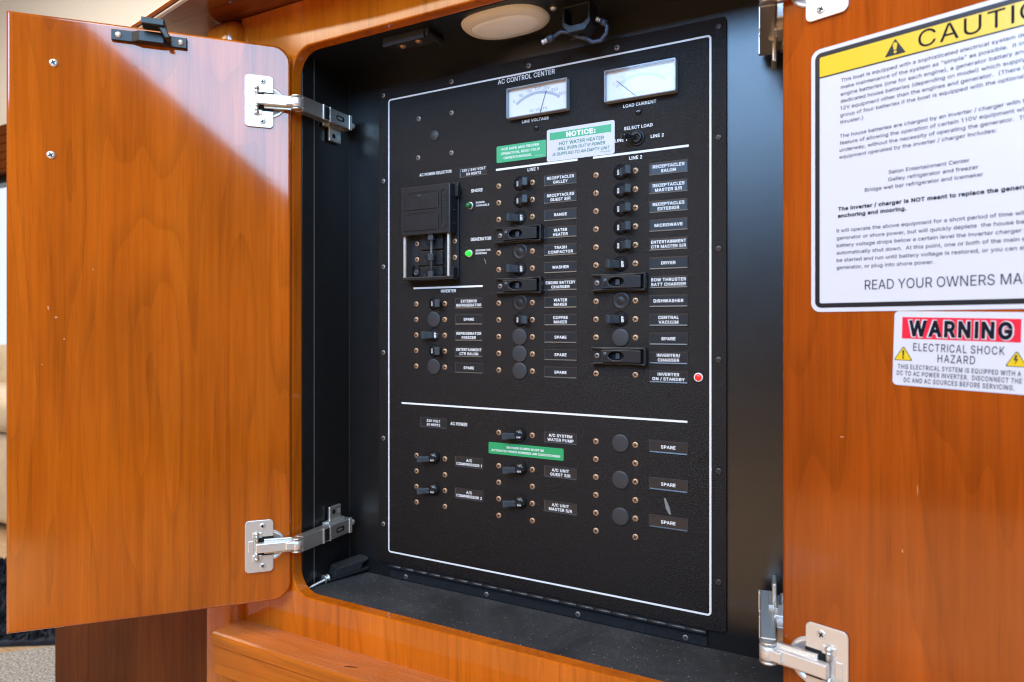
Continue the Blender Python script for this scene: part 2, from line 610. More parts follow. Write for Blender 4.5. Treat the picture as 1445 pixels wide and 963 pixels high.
        me.polygons.foreach_set('use_smooth', self.s)
        me.update()
        o = bpy.data.objects.new(name, me)
        COL.objects.link(o)
        o.location = [a * 0.001 for a in at]
        o.rotation_euler = (0, 0, rotz)
        if parent is not None:
            o.parent = parent
        return o


# letter shapes: one line per character - character | advance | outlines in 1/1000 of the type size
GLYPHS = r"""
"|321|128,318 78,318 70,509 136,509/243,318 193,318 185,509 250,509
'|206|128,318 78,318 70,509 136,509
(|273|191,428 161,313 151,207 160,115 188,16 236,-96 177,-96 150,-46 128,4 111,55 99,106 92,156 89,207 101,324 132,441 177,539 236,539
)|273|82,428 37,539 97,539 142,441 173,323 184,207 182,156 174,104 161,53 144,3 123,-47 97,-96 37,-96 86,18 113,116 122,207 112,313
,|188|84,-119 38,-119 68,71 137,71
-|453|114,244 337,244 337,188 114,188
.|188|53,59 63,73 78,83 95,87 113,83 128,73 138,59 141,41 138,24 128,9 113,-1 95,-4 78,-1 63,9 53,24 50,41
/|249|178,533 235,533 71,-76 14,-76
0|453|227,460 192,453 163,435 140,405 123,365 115,332 111,295 109,254 111,213 115,176 123,144 140,103 163,74 192,56 227,50 261,56 290,74 313,103 330,144 338,176 342,213 344,254 342,295 338,332 330,365 313,405 290,435 261,453/396,353 403,306 405,254 403,202 396,155 384,113 359,62 323,24 279,1 227,-7 174,1 130,24 95,62 69,113 57,155 50,202 48,254 50,306 57,353 69,395 95,447 130,484 174,508 227,516 279,508 323,484 358,447 384,395
1|380|190,0 190,445 187,445 70,372 70,437 196,509 255,509 255,0
2|453|86,442 111,473 143,496 182,511 225,516 268,511 306,497 337,474 361,445 376,411 381,372 371,318 336,259 267,180 153,60 153,57 389,57 389,0 64,0 64,47 234,229 282,282 311,327 320,371 317,397 308,419 293,436 273,449 224,460 196,457 172,447 153,433 139,413 130,390 127,362 66,362 71,405
3|453|344,36 309,12 266,-2 218,-7 173,-3 133,10 98,30 70,57 52,91 44,132 109,132 115,107 126,87 144,71 165,59 219,50 275,61 297,74 315,93 325,116 329,145 326,172 316,196 299,217 275,234 242,244 201,248 157,248 157,299 288,448 288,452 70,452 70,509 372,509 372,461 221,289 264,288 308,276 344,253 371,222 387,186 393,145 387,103 370,66
4|453|109,163 282,163 282,318 343,318 343,163 413,163 413,105 343,105 343,0 282,0 282,105 40,105 40,158 247,509 311,509 109,166
5|453|391,163 385,117 369,76 343,41 309,15 268,-1 221,-7 178,-2 140,11 108,32 83,60 66,93 60,130 122,130 127,108 138,89 173,60 221,50 250,53 276,64 298,82 314,104 324,131 328,162 324,193 314,221 297,244 275,262 248,273 218,277 167,268 128,246 67,253 96,509 366,509 366,452 151,452 134,301 136,301 178,325 229,334 263,330 294,321 321,306 345,285 364,260 379,231 388,199
6|453|174,252 153,235 138,214 128,188 125,158 128,128 138,102 153,79 174,63 198,52 226,48 254,52 279,63 299,79 314,101 324,128 327,157 324,187 314,213 299,235 279,251 254,262 226,265 198,262/346,271 370,240 384,201 389,157 384,112 368,73 343,39 310,14 271,-2 226,-7 182,-1 142,15 109,40 84,74 69,115 64,162 68,199 80,239 137,340 252,509 322,509 173,293 196,307 235,314 278,309 316,295
7|453|323,448 323,452 62,452 62,509 391,509 391,449 165,0 97,0
8|453|90,450 114,477 146,498 184,511 226,516 269,511 306,498 337,477 361,450 377,417 382,380 376,342 359,308 333,282 300,267 300,265 327,256 351,241 372,220 387,195 397,166 401,135 395,96 378,62 352,33 317,11 275,-2 226,-7 178,-2 136,11 101,33 74,62 57,96 52,135 55,166 65,195 81,220 101,241 125,256 153,265 153,267 119,282 93,308 76,342 70,380 75,417/275,449 226,460 177,449 159,437 145,420 136,399 133,376 136,351 145,330 159,313 178,300 226,290 274,300 293,313 307,330 316,351 319,376 316,399 308,420 294,437/333,165 322,189 305,208 283,223 256,232 226,235 196,232 169,223 147,208 130,189 119,165 115,139 119,113 129,91 145,74 167,60 195,52 226,49 258,52 285,60 307,74 323,91 333,113 337,139
9|453|279,257 299,273 314,295 324,321 327,350 324,381 314,407 299,429 279,446 254,457 226,460 199,457 174,446 154,429 138,407 129,381 125,352 129,322 138,295 154,274 174,257 199,247 226,243 254,247/106,237 83,269 68,307 64,352 69,397 85,436 110,469 143,494 182,510 226,516 271,510 310,494 343,468 368,434 384,393 389,347 385,309 373,270 315,168 200,0 130,0 279,216 257,202 218,195 175,199 137,214
:|188|53,299 50,316 53,334 63,349 78,359 95,362 113,359 128,349 138,334 141,316 138,299 128,284 113,274 95,271 78,274 63,284/113,-1 95,-4 78,-1 63,9 53,24 50,41 53,59 63,73 78,83 95,87 113,83 128,73 138,59 141,41 138,24 128,9
;|188|121,274 103,271 86,274 71,284 61,299 58,316 61,334 71,349 86,359 103,362 121,359 136,349 146,334 149,316 146,299 136,284/137,71 84,-119 38,-119 68,71
A|479|287,302 264,372 239,456 213,371 191,302 155,199 324,199/135,142 85,0 16,0 201,509 276,509 463,0 395,0 344,142
B|456|308,309 323,326 333,348 336,372 330,403 313,429 283,446 240,452 125,452 125,285 238,285 288,296/418,136 413,100 400,67 377,39 344,18 301,4 247,0 60,0 60,509 241,509 289,504 329,491 359,469 381,442 394,410 398,374 395,344 387,320 356,286 315,267 315,262 339,257 363,245 385,227 402,203 414,173/355,137 352,161 342,184 327,203 306,218 279,228 248,231 125,231 125,57 245,57 296,63 330,80 349,105
C|510|184,76 223,59 267,53 315,60 357,81 389,114 408,160 473,160 463,124 448,91 428,62 402,38 373,19 341,5 305,-4 267,-7 225,-3 186,7 150,25 119,49 92,79 70,115 53,157 44,203 40,254 44,305 53,352 70,393 92,429 119,459 150,484 186,501 225,512 267,516 340,504 373,490 402,471 427,447 448,418 463,385 473,348 408,348 389,395 357,428 315,449 267,456 223,450 184,432 150,403 125,364 113,332 106,295 103,254 106,213 113,177 125,145 151,105
D|502|215,57 272,63 318,81 354,110 379,149 394,198 399,255 394,312 379,361 354,399 320,428 275,446 221,452 125,452 125,57/315,495 353,478 385,455 412,426 433,391 449,351 458,306 462,255 458,205 449,159 433,119 411,83 384,54 351,31 312,14 268,3 219,0 60,0 60,509 225,509 273,505
E|418|125,286 355,286 355,229 125,229 125,57 375,57 375,0 60,0 60,509 372,509 372,452 125,452
F|410|125,278 346,278 346,221 125,221 125,0 60,0 60,509 369,509 369,452 125,452
G|520|151,105 184,76 224,59 269,53 309,57 345,71 374,93 396,123 410,160 415,199 283,199 283,256 478,256 478,200 475,160 466,124 451,91 419,50 377,19 344,5 308,-4 269,-7 225,-3 185,7 149,25 118,49 91,79 69,116 53,157 43,203 40,254 43,305 53,352 69,393 91,429 117,459 149,484 184,501 223,512 265,516 304,513 340,504 374,489 403,469 429,445 449,416 465,384 474,349 408,349 387,393 356,427 315,448 265,456 222,450 183,432 150,404 125,364 113,332 106,295 103,254 106,213 113,177 125,145
H|517|392,509 457,509 457,0 392,0 392,232 125,232 125,0 60,0 60,509 125,509 125,289 392,289
I|185|60,0 60,509 125,509 125,0
J|396|336,509 336,145 332,100 318,63 294,33 263,11 227,-2 185,-7 143,-2 106,11 75,33 52,63 38,100 33,145 33,173 98,173 98,145 104,104 122,74 149,56 185,50 220,56 248,74 266,104 272,145 272,509
K|467|60,0 60,509 125,509 125,334 124,242 139,261 174,303 212,344 364,509 448,509 243,289 449,0 372,0 198,245 125,167 125,0
L|393|125,57 361,57 361,0 60,0 60,509 125,509
M|628|507,436 482,363 456,291 342,0 286,0 170,291 120,435 122,328 122,0 60,0 60,509 152,509 277,187 299,123 315,73 352,187 476,509 568,509 568,0 504,0 504,327
N|523|202,290 177,331 148,381 120,431 125,291 125,0 60,0 60,509 136,509 343,183 363,151 388,107 403,76 401,108 399,157 399,509 463,509 463,0 387,0
O|533|428,213 430,254 428,295 420,332 408,365 383,404 349,433 310,450 267,456 223,450 184,433 151,404 125,364 113,332 106,295 103,254 106,213 113,176 125,144 151,105 184,76 223,59 267,53 310,59 349,76 383,105 408,144 420,176/309,512 348,501 384,484 415,459 442,429 464,393 480,352 490,305 493,254 490,203 480,157 464,115 442,79 415,49 384,25 348,7 309,-3 267,-7 225,-3 186,7 150,25 119,49 92,79 70,115 53,157 44,203 40,254 44,305 53,352 70,393 92,429 119,459 150,484 186,501 225,512 267,516
P|444|297,256 318,272 333,294 342,319 344,348 342,376 333,402 318,423 297,439 268,449 232,452 125,452 125,242 233,242 269,246/125,186 125,0 60,0 60,509 235,509 289,503 332,487 366,462 390,430 404,391 409,348 404,304 390,265 366,233 332,207 289,191 235,186
Q|533|53,352 70,393 92,429 119,459 150,484 186,501 225,512 267,516 309,512 348,501 384,484 415,459 442,429 464,393 480,352 490,305 493,254 490,203 480,157 464,115 442,79 415,49 403,40 468,-48 401,-48 357,12 348,7 309,-3 267,-7 225,-3 186,7 150,25 119,49 92,79 70,115 53,157 44,203 40,254 44,305/420,332 408,365 383,404 349,433 310,450 267,456 223,450 184,433 151,404 125,364 113,332 106,295 103,254 106,213 113,176 125,144 151,105 184,76 223,59 267,53 310,59 318,63 245,159 313,159 365,90 383,105 408,144 420,176 428,213 430,254 428,295
R|449|298,267 319,281 334,300 342,324 345,352 342,380 334,405 319,425 298,440 269,449 233,452 125,452 125,255 234,255 269,258/390,271 367,240 333,217 313,211 428,0 353,0 246,199 236,198 125,198 125,0 60,0 60,509 236,509 290,504 333,489 367,465 390,433 405,395 409,352 405,309
S|446|302,437 267,453 225,459 194,456 167,448 145,435 129,418 118,398 115,376 119,352 131,334 169,308 212,293 264,279 312,264 359,238 395,198 405,171 408,139 403,99 386,64 360,34 323,11 278,-4 224,-9 172,-4 128,9 91,31 64,60 46,96 38,137 104,137 110,110 123,88 142,71 166,59 224,49 257,52 286,60 311,74 329,92 341,114 346,139 342,161 332,179 296,205 245,222 184,239 128,260 86,289 60,326 52,372 58,413 75,448 102,476 138,498 180,511 227,516 275,511 316,498 351,476 377,449 394,415 401,378 337,378 326,412
T|448|32,509 417,509 417,452 257,452 257,0 193,0 193,452 32,452
U|517|377,113 389,144 393,178 393,509 457,509 457,173 451,124 433,80 403,43 363,15 315,-2 259,-8 203,-2 154,15 114,43 85,80 66,124 60,173 60,509 124,509 124,178 128,144 141,113 160,87 187,68 220,56 259,52 298,56 331,68 357,87
V|479|267,138 290,206 395,509 463,509 278,0 204,0 16,509 84,509 192,206 215,137 241,52
W|686|486,94 492,62 510,145 603,509 670,509 530,0 455,0 368,323 351,391 343,437 335,395 318,323 230,0 155,0 16,509 82,509 163,196 187,94 193,61 211,145 224,196 306,509 380,509 462,196
X|474|292,129 268,165 237,218 225,196 182,129 91,0 18,0 200,260 29,509 104,509 178,400 204,361 223,329 238,302 252,329 272,361 298,400 374,509 446,509 276,263 456,0 382,0
Y|472|222,292 237,260 251,293 280,344 381,509 455,509 268,208 268,0 203,0 203,208 16,509 91,509 192,344
Z|438|399,0 42,0 42,46 273,385 306,431 323,453 285,452 40,452 40,509 397,509 397,462 169,129 134,81 114,55 152,57 399,57
a|389|160,-9 126,-5 94,5 68,22 48,45 35,73 30,108 34,138 43,161 58,179 78,193 125,211 178,220 234,227 265,235 273,243 267,297 240,322 196,331 149,322 118,301 100,274 41,291 57,322 79,346 104,364 133,375 194,384 239,379 286,360 306,343 322,320 333,290 337,251 337,0 277,0 277,52 272,52 252,25 215,1/175,168 134,159 103,139 95,124 92,105 102,72 130,52 170,45 202,49 228,59 248,74 263,93 272,115 276,138 276,190 259,182 231,176 200,171
b|424|140,291 125,263 116,229 113,189 116,150 125,115 140,86 162,65 188,51 220,47 253,51 279,66 301,88 316,117 325,151 328,189 325,227 316,261 301,290 280,311 253,325 220,330 188,325 161,312/370,293 385,245 390,189 385,133 370,84 346,45 313,16 274,-2 229,-8 198,-5 172,4 138,31 118,59 112,59 112,0 53,0 53,509 114,509 114,319 118,319 137,346 171,373 197,381 229,384 274,378 313,361 345,332
c|396|207,-8 159,-2 117,16 82,46 56,85 40,133 34,187 40,243 56,291 82,330 117,360 159,378 207,384 260,377 305,356 340,322 362,277 303,262 290,289 270,311 242,325 207,330 173,325 145,310 124,287 108,258 99,224 96,187 99,151 108,117 124,89 145,66 173,51 207,46 243,52 271,66 292,89 304,117 363,102 341,56 306,21 261,-1
d|424|124,290 108,261 99,227 96,189 99,151 109,117 124,88 145,66 172,51 205,47 236,51 263,65 284,86 299,115 309,150 312,189 309,229 300,263 284,291 263,312 237,325 205,330 172,325 145,311/372,509 372,0 313,0 313,59 307,59 287,31 252,4 227,-5 195,-8 151,-2 111,16 79,45 55,84 39,133 34,189 39,245 55,293 79,332 112,361 151,378 196,384 228,381 253,373 287,346 306,319 311,319 311,509
e|404|179,50 212,46 254,53 285,73 306,105 365,91 353,63 335,39 311,19 283,4 249,-5 212,-8 161,-2 117,16 82,46 56,85 40,132 34,187 39,242 55,290 81,329 115,359 157,378 205,384 266,374 294,361 319,341 341,315 357,282 368,242 371,194 371,169 97,169 100,139 110,106 128,80 151,61/283,294 263,314 237,326 205,330 173,326 146,313 125,294 109,270 99,241 97,221 308,221 307,237 298,269
f|253|142,419 142,379 228,379 228,327 142,327 142,0 81,0 81,327 6,327 6,379 81,379 81,432 84,461 96,486 113,505 135,519 187,530 222,527 243,521 227,468 215,472 195,474 171,470 154,460 145,443
g|425|291,-136 251,-147 207,-151 168,-148 134,-140 82,-110 51,-69 101,-41 122,-66 154,-88 207,-97 249,-92 282,-75 304,-47 311,-6 311,68 306,68 287,41 252,16 227,8 195,5 152,10 113,27 80,53 55,90 39,136 34,191 39,246 55,293 80,332 112,361 152,378 196,384 228,382 253,373 288,346 308,319 313,319 313,379 372,379 372,-9 367,-54 350,-90 324,-117/285,291 264,312 237,325 205,330 172,325 145,312 124,290 109,262 99,229 96,193 99,155 109,123 124,96 145,76 172,63 205,59 237,63 264,75 285,95 300,121 309,154 312,193 309,231 300,264
h|410|296,235 290,275 273,304 246,323 210,329 184,326 161,317 141,303 126,283 117,257 114,227 114,0 53,0 53,509 114,509 114,312 124,332 152,362 187,379 227,384 264,380 295,369 321,349 341,321 353,285 357,240 357,0 296,0
i|166|100,446 84,443 67,446 54,455 44,468 41,483 44,499 54,512 67,521 84,524 100,521 114,512 123,499 126,483 123,468 114,455/114,379 114,0 53,0 53,379
j|166|44,468 41,483 44,499 53,512 67,521 83,524 100,521 114,512 123,499 126,483 123,468 114,455 100,446 83,443 67,446 53,455/53,-29 53,379 114,379 114,-30 111,-63 102,-90 86,-113 65,-129 37,-139 4,-143 -10,-143 -10,-87 2,-87 25,-83 40,-72 50,-54
k|380|201,216 372,0 294,0 154,178 114,141 114,0 53,0 53,509 114,509 114,212 121,212 284,379 360,379
l|177|58,0 58,525 119,525 119,0
m|610|158,320 140,307 126,289 117,266 114,238 114,0 53,0 53,379 112,379 112,306 118,323 132,346 172,376 219,386 257,380 287,361 309,331 317,308 322,321 337,343 381,375 437,386 468,383 497,372 522,354 541,328 553,296 557,255 557,0 496,0 496,254 490,289 473,313 447,326 419,330 395,328 374,320 345,290 335,247 335,0 274,0 274,260 269,288 253,311 229,326 199,330
n|410|296,235 290,275 273,304 246,323 210,329 184,326 161,317 141,303 126,283 117,257 114,227 114,0 53,0 53,379 112,379 112,307 124,332 152,362 187,379 227,384 264,380 295,369 321,349 341,321 353,285 357,240 357,0 296,0
o|415|96,187 99,151 108,117 124,89 145,66 173,51 207,46 242,51 270,66 292,89 307,117 316,151 319,187 316,224 307,258 292,287 270,310 242,325 207,330 173,325 145,310 124,287 108,258 99,224/376,133 359,85 333,46 299,16 256,-2 207,-8 159,-2 117,16 82,46 56,85 40,133 34,187 40,243 56,291 82,330 117,360 159,378 207,384 256,378 299,360 333,330 359,291 376,243 381,187
p|424|140,291 125,263 116,229 113,189 116,150 125,115 140,86 162,65 188,51 220,47 253,51 279,66 301,88 316,117 325,151 328,189 325,227 316,261 301,290 280,311 253,325 220,330 188,325 161,312/274,-2 229,-8 198,-5 173,4 138,31 118,59 114,59 114,-143 53,-143 53,379 112,379 112,319 118,319 137,346 171,373 197,381 229,384 274,378 313,361 345,332 370,293 385,245 390,189 385,133 370,84 346,45 313,16
q|424|124,290 108,261 99,227 96,189 99,151 109,117 124,88 145,66 172,51 205,47 236,51 263,65 284,86 299,115 309,150 312,189 309,229 300,263 284,291 263,312 237,325 205,330 172,325 145,311/196,384 228,381 253,373 287,346 307,319 313,319 313,379 372,379 372,-143 311,-143 311,59 306,59 287,31 252,4 227,-5 195,-8 151,-2 111,16 79,45 55,84 39,133 34,189 39,245 55,293 79,332 112,361 151,378
r|259|114,237 114,0 53,0 53,379 112,379 112,321 115,321 130,347 152,367 181,380 213,385 243,384 243,322 207,326 182,323 159,315 140,301 126,284 117,262
s|365|131,317 114,299 109,277 112,258 124,243 172,223 229,209 275,194 306,171 325,142 331,107 326,75 312,47 290,24 260,6 223,-5 182,-8 145,-5 112,3 84,18 62,38 45,63 36,94 94,107 105,79 124,60 150,49 181,45 217,50 244,62 262,81 268,103 265,121 254,136 237,147 212,155 149,170 104,186 72,208 53,237 47,274 51,305 65,332 87,354 115,370 149,381 187,384 223,381 254,372 279,358 299,339 324,290 268,277 258,298 243,316 219,328 187,333 156,329
t|227|204,379 204,327 126,327 126,98 128,76 136,61 150,53 170,50 202,54 213,2 192,-3 168,-4 125,2 92,21 72,52 65,93 65,327 6,327 6,379 65,379 65,471 126,471 126,379
u|410|296,153 296,379 357,379 357,0 298,0 298,73 286,47 257,17 222,0 182,-5 146,-1 115,11 89,31 69,59 57,95 53,139 53,379 114,379 114,144 119,105 137,75 164,56 200,50 226,53 249,62 268,77 283,97 293,122
v|389|203,87 224,155 305,379 371,379 226,0 163,0 17,379 84,379 165,155 187,87 195,59
w|567|429,0 368,0 319,172 284,309 263,225 199,0 138,0 23,379 87,379 133,214 154,137 170,64 186,135 206,214 252,379 316,379 362,214 382,136 397,66 413,135 434,214 480,379 545,379
x|378|189,155 148,85 91,0 21,0 155,195 29,379 100,379 147,306 191,233 202,253 233,306 282,379 352,379 224,192 358,0 287,0 231,85
y|389|139,-136 91,-145 65,-143 47,-139 61,-86 104,-89 130,-74 151,-36 163,-1 17,379 84,379 165,155 187,87 195,60 202,87 224,155 305,379 371,379 204,-58 177,-107
z|380|48,379 333,379 333,331 126,60 126,56 339,56 339,0 42,0 42,46 254,320 254,323 48,323
 |187|
"""
FONT = {}
for _l in GLYPHS.strip("\n").split("\n"):
    _c, _r = _l[0], _l[2:]
    _a, _o = _r.split("|")
    FONT[_c] = (int(_a), [[tuple(int(q) / 1000 for q in p.split(",")) for p in c_.split()] for c_ in _o.split("/") if c_])
_tc = {}


def swell(c_, d):
    """move an outline outward by d (mitred) to make the letter bolder"""
    if abs(d) < 1e-6:
        return c_
    n = len(c_)
    out = []
    for i in range(n):
        p0, p1, p2 = Vector(c_[i - 1]), Vector(c_[i]), Vector(c_[(i + 1) % n])
        e1, e2 = (p1 - p0).normalized(), (p2 - p1).normalized()
        n1, n2 = Vector((-e1.y, e1.x)), Vector((-e2.y, e2.x))
        m = n1 + n2
        if m.length < 0.3:
            m = n1
        m = m.normalized()
        k = d / max(0.6, m.dot(n1))
        out.append(tuple(p1 + m * k * SWELL))
    return out


SWELL = 1.0


def winding(px, py, loops):
    w = 0
    for c_ in loops:
        for i in range(len(c_)):
            (ax, ay), (bx, by) = c_[i - 1], c_[i]
            if (ay <= py) != (by <= py):
                if ax + (py - ay) / (by - ay) * (bx - ax) > px:
                    w += 1 if by > ay else -1
    return w


_gc = {}


def glyph_mesh(ch, bold):
    """triangles of one letter"""
    key = (ch, bold)
    if key not in _gc:
        loops = [swell(c_, bold) for c_ in FONT[ch][1]]
        pv, pe = [], []
        for c_ in loops:
            b = len(pv)
            pv += [Vector(p) for p in c_]
            pe += [(b + i, b + (i + 1) % len(c_)) for i in range(len(c_))]
        if not pv:
            _gc[key] = ([], [])
        else:
            v, e, f = delaunay_2d_cdt(pv, pe, [], 0, 1e-5)[:3]
            keep = []
            for t in f:
                m = (v[t[0]] + v[t[1]] + v[t[2]]) / 3
                if winding(m.x, m.y, loops) < 0:
                    keep.append(list(t))
            _gc[key] = ([(p.x, p.y) for p in v], keep)
    return _gc[key]


def text_mesh(body, bold, shear, space):
    """flat triangulated lettering, built from the outlines above"""
    key = (body, bold, shear, space)
    if key not in _tc:
        vs_, fs = [], []
        x = 0.0
        for ch in body:
            gv, gf = glyph_mesh(ch, bold)
            b = len(vs_)
            vs_ += [(x + p[0] + shear * p[1], p[1], 0.0) for p in gv]
            fs += [[b + i for i in t] for t in gf]
            x += FONT[ch][0] / 1000 * space + bold * 1.2
        xs = [v[0] for v in vs_]
        _tc[key] = (vs_, fs, (min(xs), max(xs)))
    return _tc[key]


CAP = max(v[1] for v in text_mesh("H", 0.0, 0.0, 1.0)[0])


def tag(o, label=None, cat=None, group=None, kind=None):
    if label:
        o['label'] = label
    if cat:
        o['category'] = cat
    if group:
        o['group'] = group
    if kind:
        o['kind'] = kind
    return o


def thing(name, label, cat, loc, rotz=0.0, group=None):
    o = bpy.data.objects.new(name, None)
    COL.objects.link(o)
    o.empty_display_size = 0.02
    o.location = [a * 0.001 for a in loc]
    o.rotation_euler = (0, 0, rotz)
    return tag(o, label, cat, group)


def copy_tree(o, parent=None):
    c = o.copy()
    COL.objects.link(c)
    c.parent = parent
    for ch in list(o.children):
        copy_tree(ch, c)
    return c


def rrect(x0, x1, z0, z1, r, seg=6):
    pts = []
    for cx, cz, a0 in ((x1 - r, z1 - r, 0), (x0 + r, z1 - r, 90), (x0 + r, z0 + r, 180), (x1 - r, z0 + r, 270)):
        for k in range(seg + 1):
            t = R(a0 + 90 * k / seg)
            pts.append((cx + r * math.cos(t), cz + r * math.sin(t)))
    return pts


def stadium(cx, cz, rx, rz, seg=14):
    return rrect(cx - rx, cx + rx, cz - rz, cz + rz, min(rx, rz) * 0.999, seg)


def ellipse(cx, cz, rx, rz, n=28):
    return [(cx + rx * math.cos(2 * PI * k / n), cz + rz * math.sin(2 * PI * k / n)) for k in range(n)]


def frame_strip(mb, x0, x1, z0, z1, r, t, y, mat=0):
    """painted outline: flat ring in the plane y"""
    o, i = rrect(x0, x1, z0, z1, r), rrect(x0 + t, x1 - t, z0 + t, z1 - t, max(0.3, r - t))
    n = len(o)
    mb.raw([(p[0], y, p[1]) for p in o] + [(p[0], y, p[1]) for p in i],
           [[k, n + k, n + (k + 1) % n, (k + 1) % n] for k in range(n)], mat)


Z0 = ZC * 1000.0        # panel coordinates are measured from the camera's height

# ================================================================== SETTING
# room floor
tag(MB().box(-6000, 3000, -4000, 3000, -40, 0).build('floor', 'plank'), kind='structure')
# grey carpet runner over the planks (ends beside the shaggy rug)
tag(MB().plate([(-1900, -1500), (-560, -1500), (-560, 190), (-1100, 190), (-1260, 10), (-1900, -60)], [], 1, 9, 'Z', 2).build('carpet', 'carpet'), kind='structure')

# ================================================================== CABINET
XL, XR, ZB, ZT = -64.4, 468.0, -305.0, 317.4
YF, YB = -92.0, -77.0            # front / back of the face frame
croot = (193.0, -50.0, 0.0)
cab = thing('electrical_cabinet', 'varnished cherry wood wall cabinet standing open with both doors swung out around the black panel',
            'cabinet', croot)


def cpart(mb, name, mats, **k):
    return mb.build(name, mats, cab, at=(-croot[0], -croot[1], Z0 - croot[2]), **k)


mb = MB()
mb.plate([(-150, -520), (700, -520), (700, 371), (-150, 371)], [rrect(XL, XR, ZB, ZT, 27, 10)], YF, YB, 'Y', 1.6)
cpart(mb, 'face_frame', 'frame')
mb = MB()      # rounded corner post with a domed shoulder
mb.box(-205, -143, -108, -60, -515, 371.5, 20, seg=6)
cpart(mb, 'corner_post', 'frame')
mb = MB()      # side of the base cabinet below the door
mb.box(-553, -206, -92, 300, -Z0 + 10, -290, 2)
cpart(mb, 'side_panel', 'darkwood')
# moulded ledge under the opening
prof = [(-92, -350), (-131, -350), (-134, -351.2), (-135, -354), (-134, -364), (-131, -367), (-131, -398), (-126, -402), (-92, -402)]
mb = MB()
mb.plate(prof, [], -149, 700, 'X', 1.0)
cpart(mb, 'ledge', 'ledge')
mb = MB()
mb.raw([(0, 0, 0.06), (7, 1.6, 0.06), (14, 5, 0.06), (15, 6.4, 0.06), (8, 4.4, 0.06), (1, 1.4, 0.06)], [[0, 1, 2, 3, 4, 5]])
mb.build('scratch', 'ink', cab, at=(40 - croot[0], -122 - croot[1], Z0 - 350 - croot[2]))
mb = MB()
mb.plate([(-107, -402.5), (-107, -Z0 + 10), (-60, -Z0 + 10), (-60, -402.5)], [], -142.5, 700, 'X', 1.0)
cpart(mb, 'lower_apron', 'frame')
# overhanging soffit of the upper cabinet
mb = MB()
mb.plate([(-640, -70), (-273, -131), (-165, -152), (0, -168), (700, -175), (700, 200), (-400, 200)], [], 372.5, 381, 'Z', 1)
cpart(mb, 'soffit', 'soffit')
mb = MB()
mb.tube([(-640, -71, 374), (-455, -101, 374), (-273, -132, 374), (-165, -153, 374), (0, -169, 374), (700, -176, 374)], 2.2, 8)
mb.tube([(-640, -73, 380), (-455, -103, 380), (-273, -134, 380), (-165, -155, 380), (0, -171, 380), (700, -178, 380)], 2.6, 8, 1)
cpart(mb, 'soffit_edge', ['edge_highlight', 'door'])
# black lined box
mb = MB()
mb.box(XL - 16, XR + 16, 3.2, 15, ZB - 16, ZT + 16)
cpart(mb, 'back_lining', 'lining')
cpart(MB().box(XL - 12, XL, -58.2, 3, ZB, ZT), 'side_lining', 'lining')
cpart(MB().box(XL - 12, XL + 0.8, -77, -59.4, ZB, ZT, 0.3), 'jamb_lining', 'lining')
cpart(MB().box(XL - 2, XL + 0.55, -59.35, -58.25, ZB, ZT), 'edge_strip', 'edge')
cpart(MB().box(XL, XL + 0.9, 2.0, 3.1, ZB, ZT), 'corner_strip', 'screwdark')
cpart(MB().box(XR, XR + 12, -77, 3, ZB, ZT), 'side_lining', 'lining')
cpart(MB().box(XL - 12, XR + 12, -77, 3, ZT, ZT + 12), 'ceiling_lining', 'lining')
cpart(MB().box(XL - 12, XR + 12, -77, 3, ZB - 12, ZB), 'felt_floor', 'felt')
# strike bracket of the left catch, screwed under the box ceiling
mb = MB()
mb.plate([(46, -66), (101, -66), (106, -60), (106, -36), (46, -36)], [], ZT - 3, ZT - 0.1, 'Z', 0.6)
mb.box(46, 101, -67, -63.5, ZT - 10, ZT - 0.1, 0.6)
mb.box(102.5, 106, -66, -36, ZT - 8, ZT - 0.1, 0.6)
for x, y in ((57, -45), (81, -48)):
    mb.lathe([(4.0, ZT - 3), (4.0, ZT - 3.8), (2.6, ZT - 5.2), (0, ZT - 5.4)], x, y, 0, 'Z', 14, 1)
cpart(mb, 'strike_bracket', ['plug', 'copper'])


# ---------- screw meshes (head towards -Y)
def screw_mb(r=3.0, dome=0.9, cross=0.62, rot=0.0, base_r=None):
    mb = MB()
    mb.lathe([(r, 0.2), (r, -0.25), (r * 0.86, -dome * 0.75), (r * 0.5, -dome), (0, -dome)], seg=16)
    m = Matrix.Rotation(rot, 4, 'Y')
    L_, t = r * cross, r * 0.17
    pts = [(-t, L_), (t, L_), (t, t), (L_, t), (L_, -t), (t, -t), (t, -L_), (-t, -L_), (-t, -t), (-L_, -t), (-L_, t), (-t, t)]
    mb.raw([m @ Vector((p[0], -dome - 0.12, p[1])) for p in pts], [[0, 11, 2, 1], [10, 9, 8, 11], [2, 5, 4, 3], [8, 7, 6, 5], [11, 8, 5, 2]], 1)
    return mb


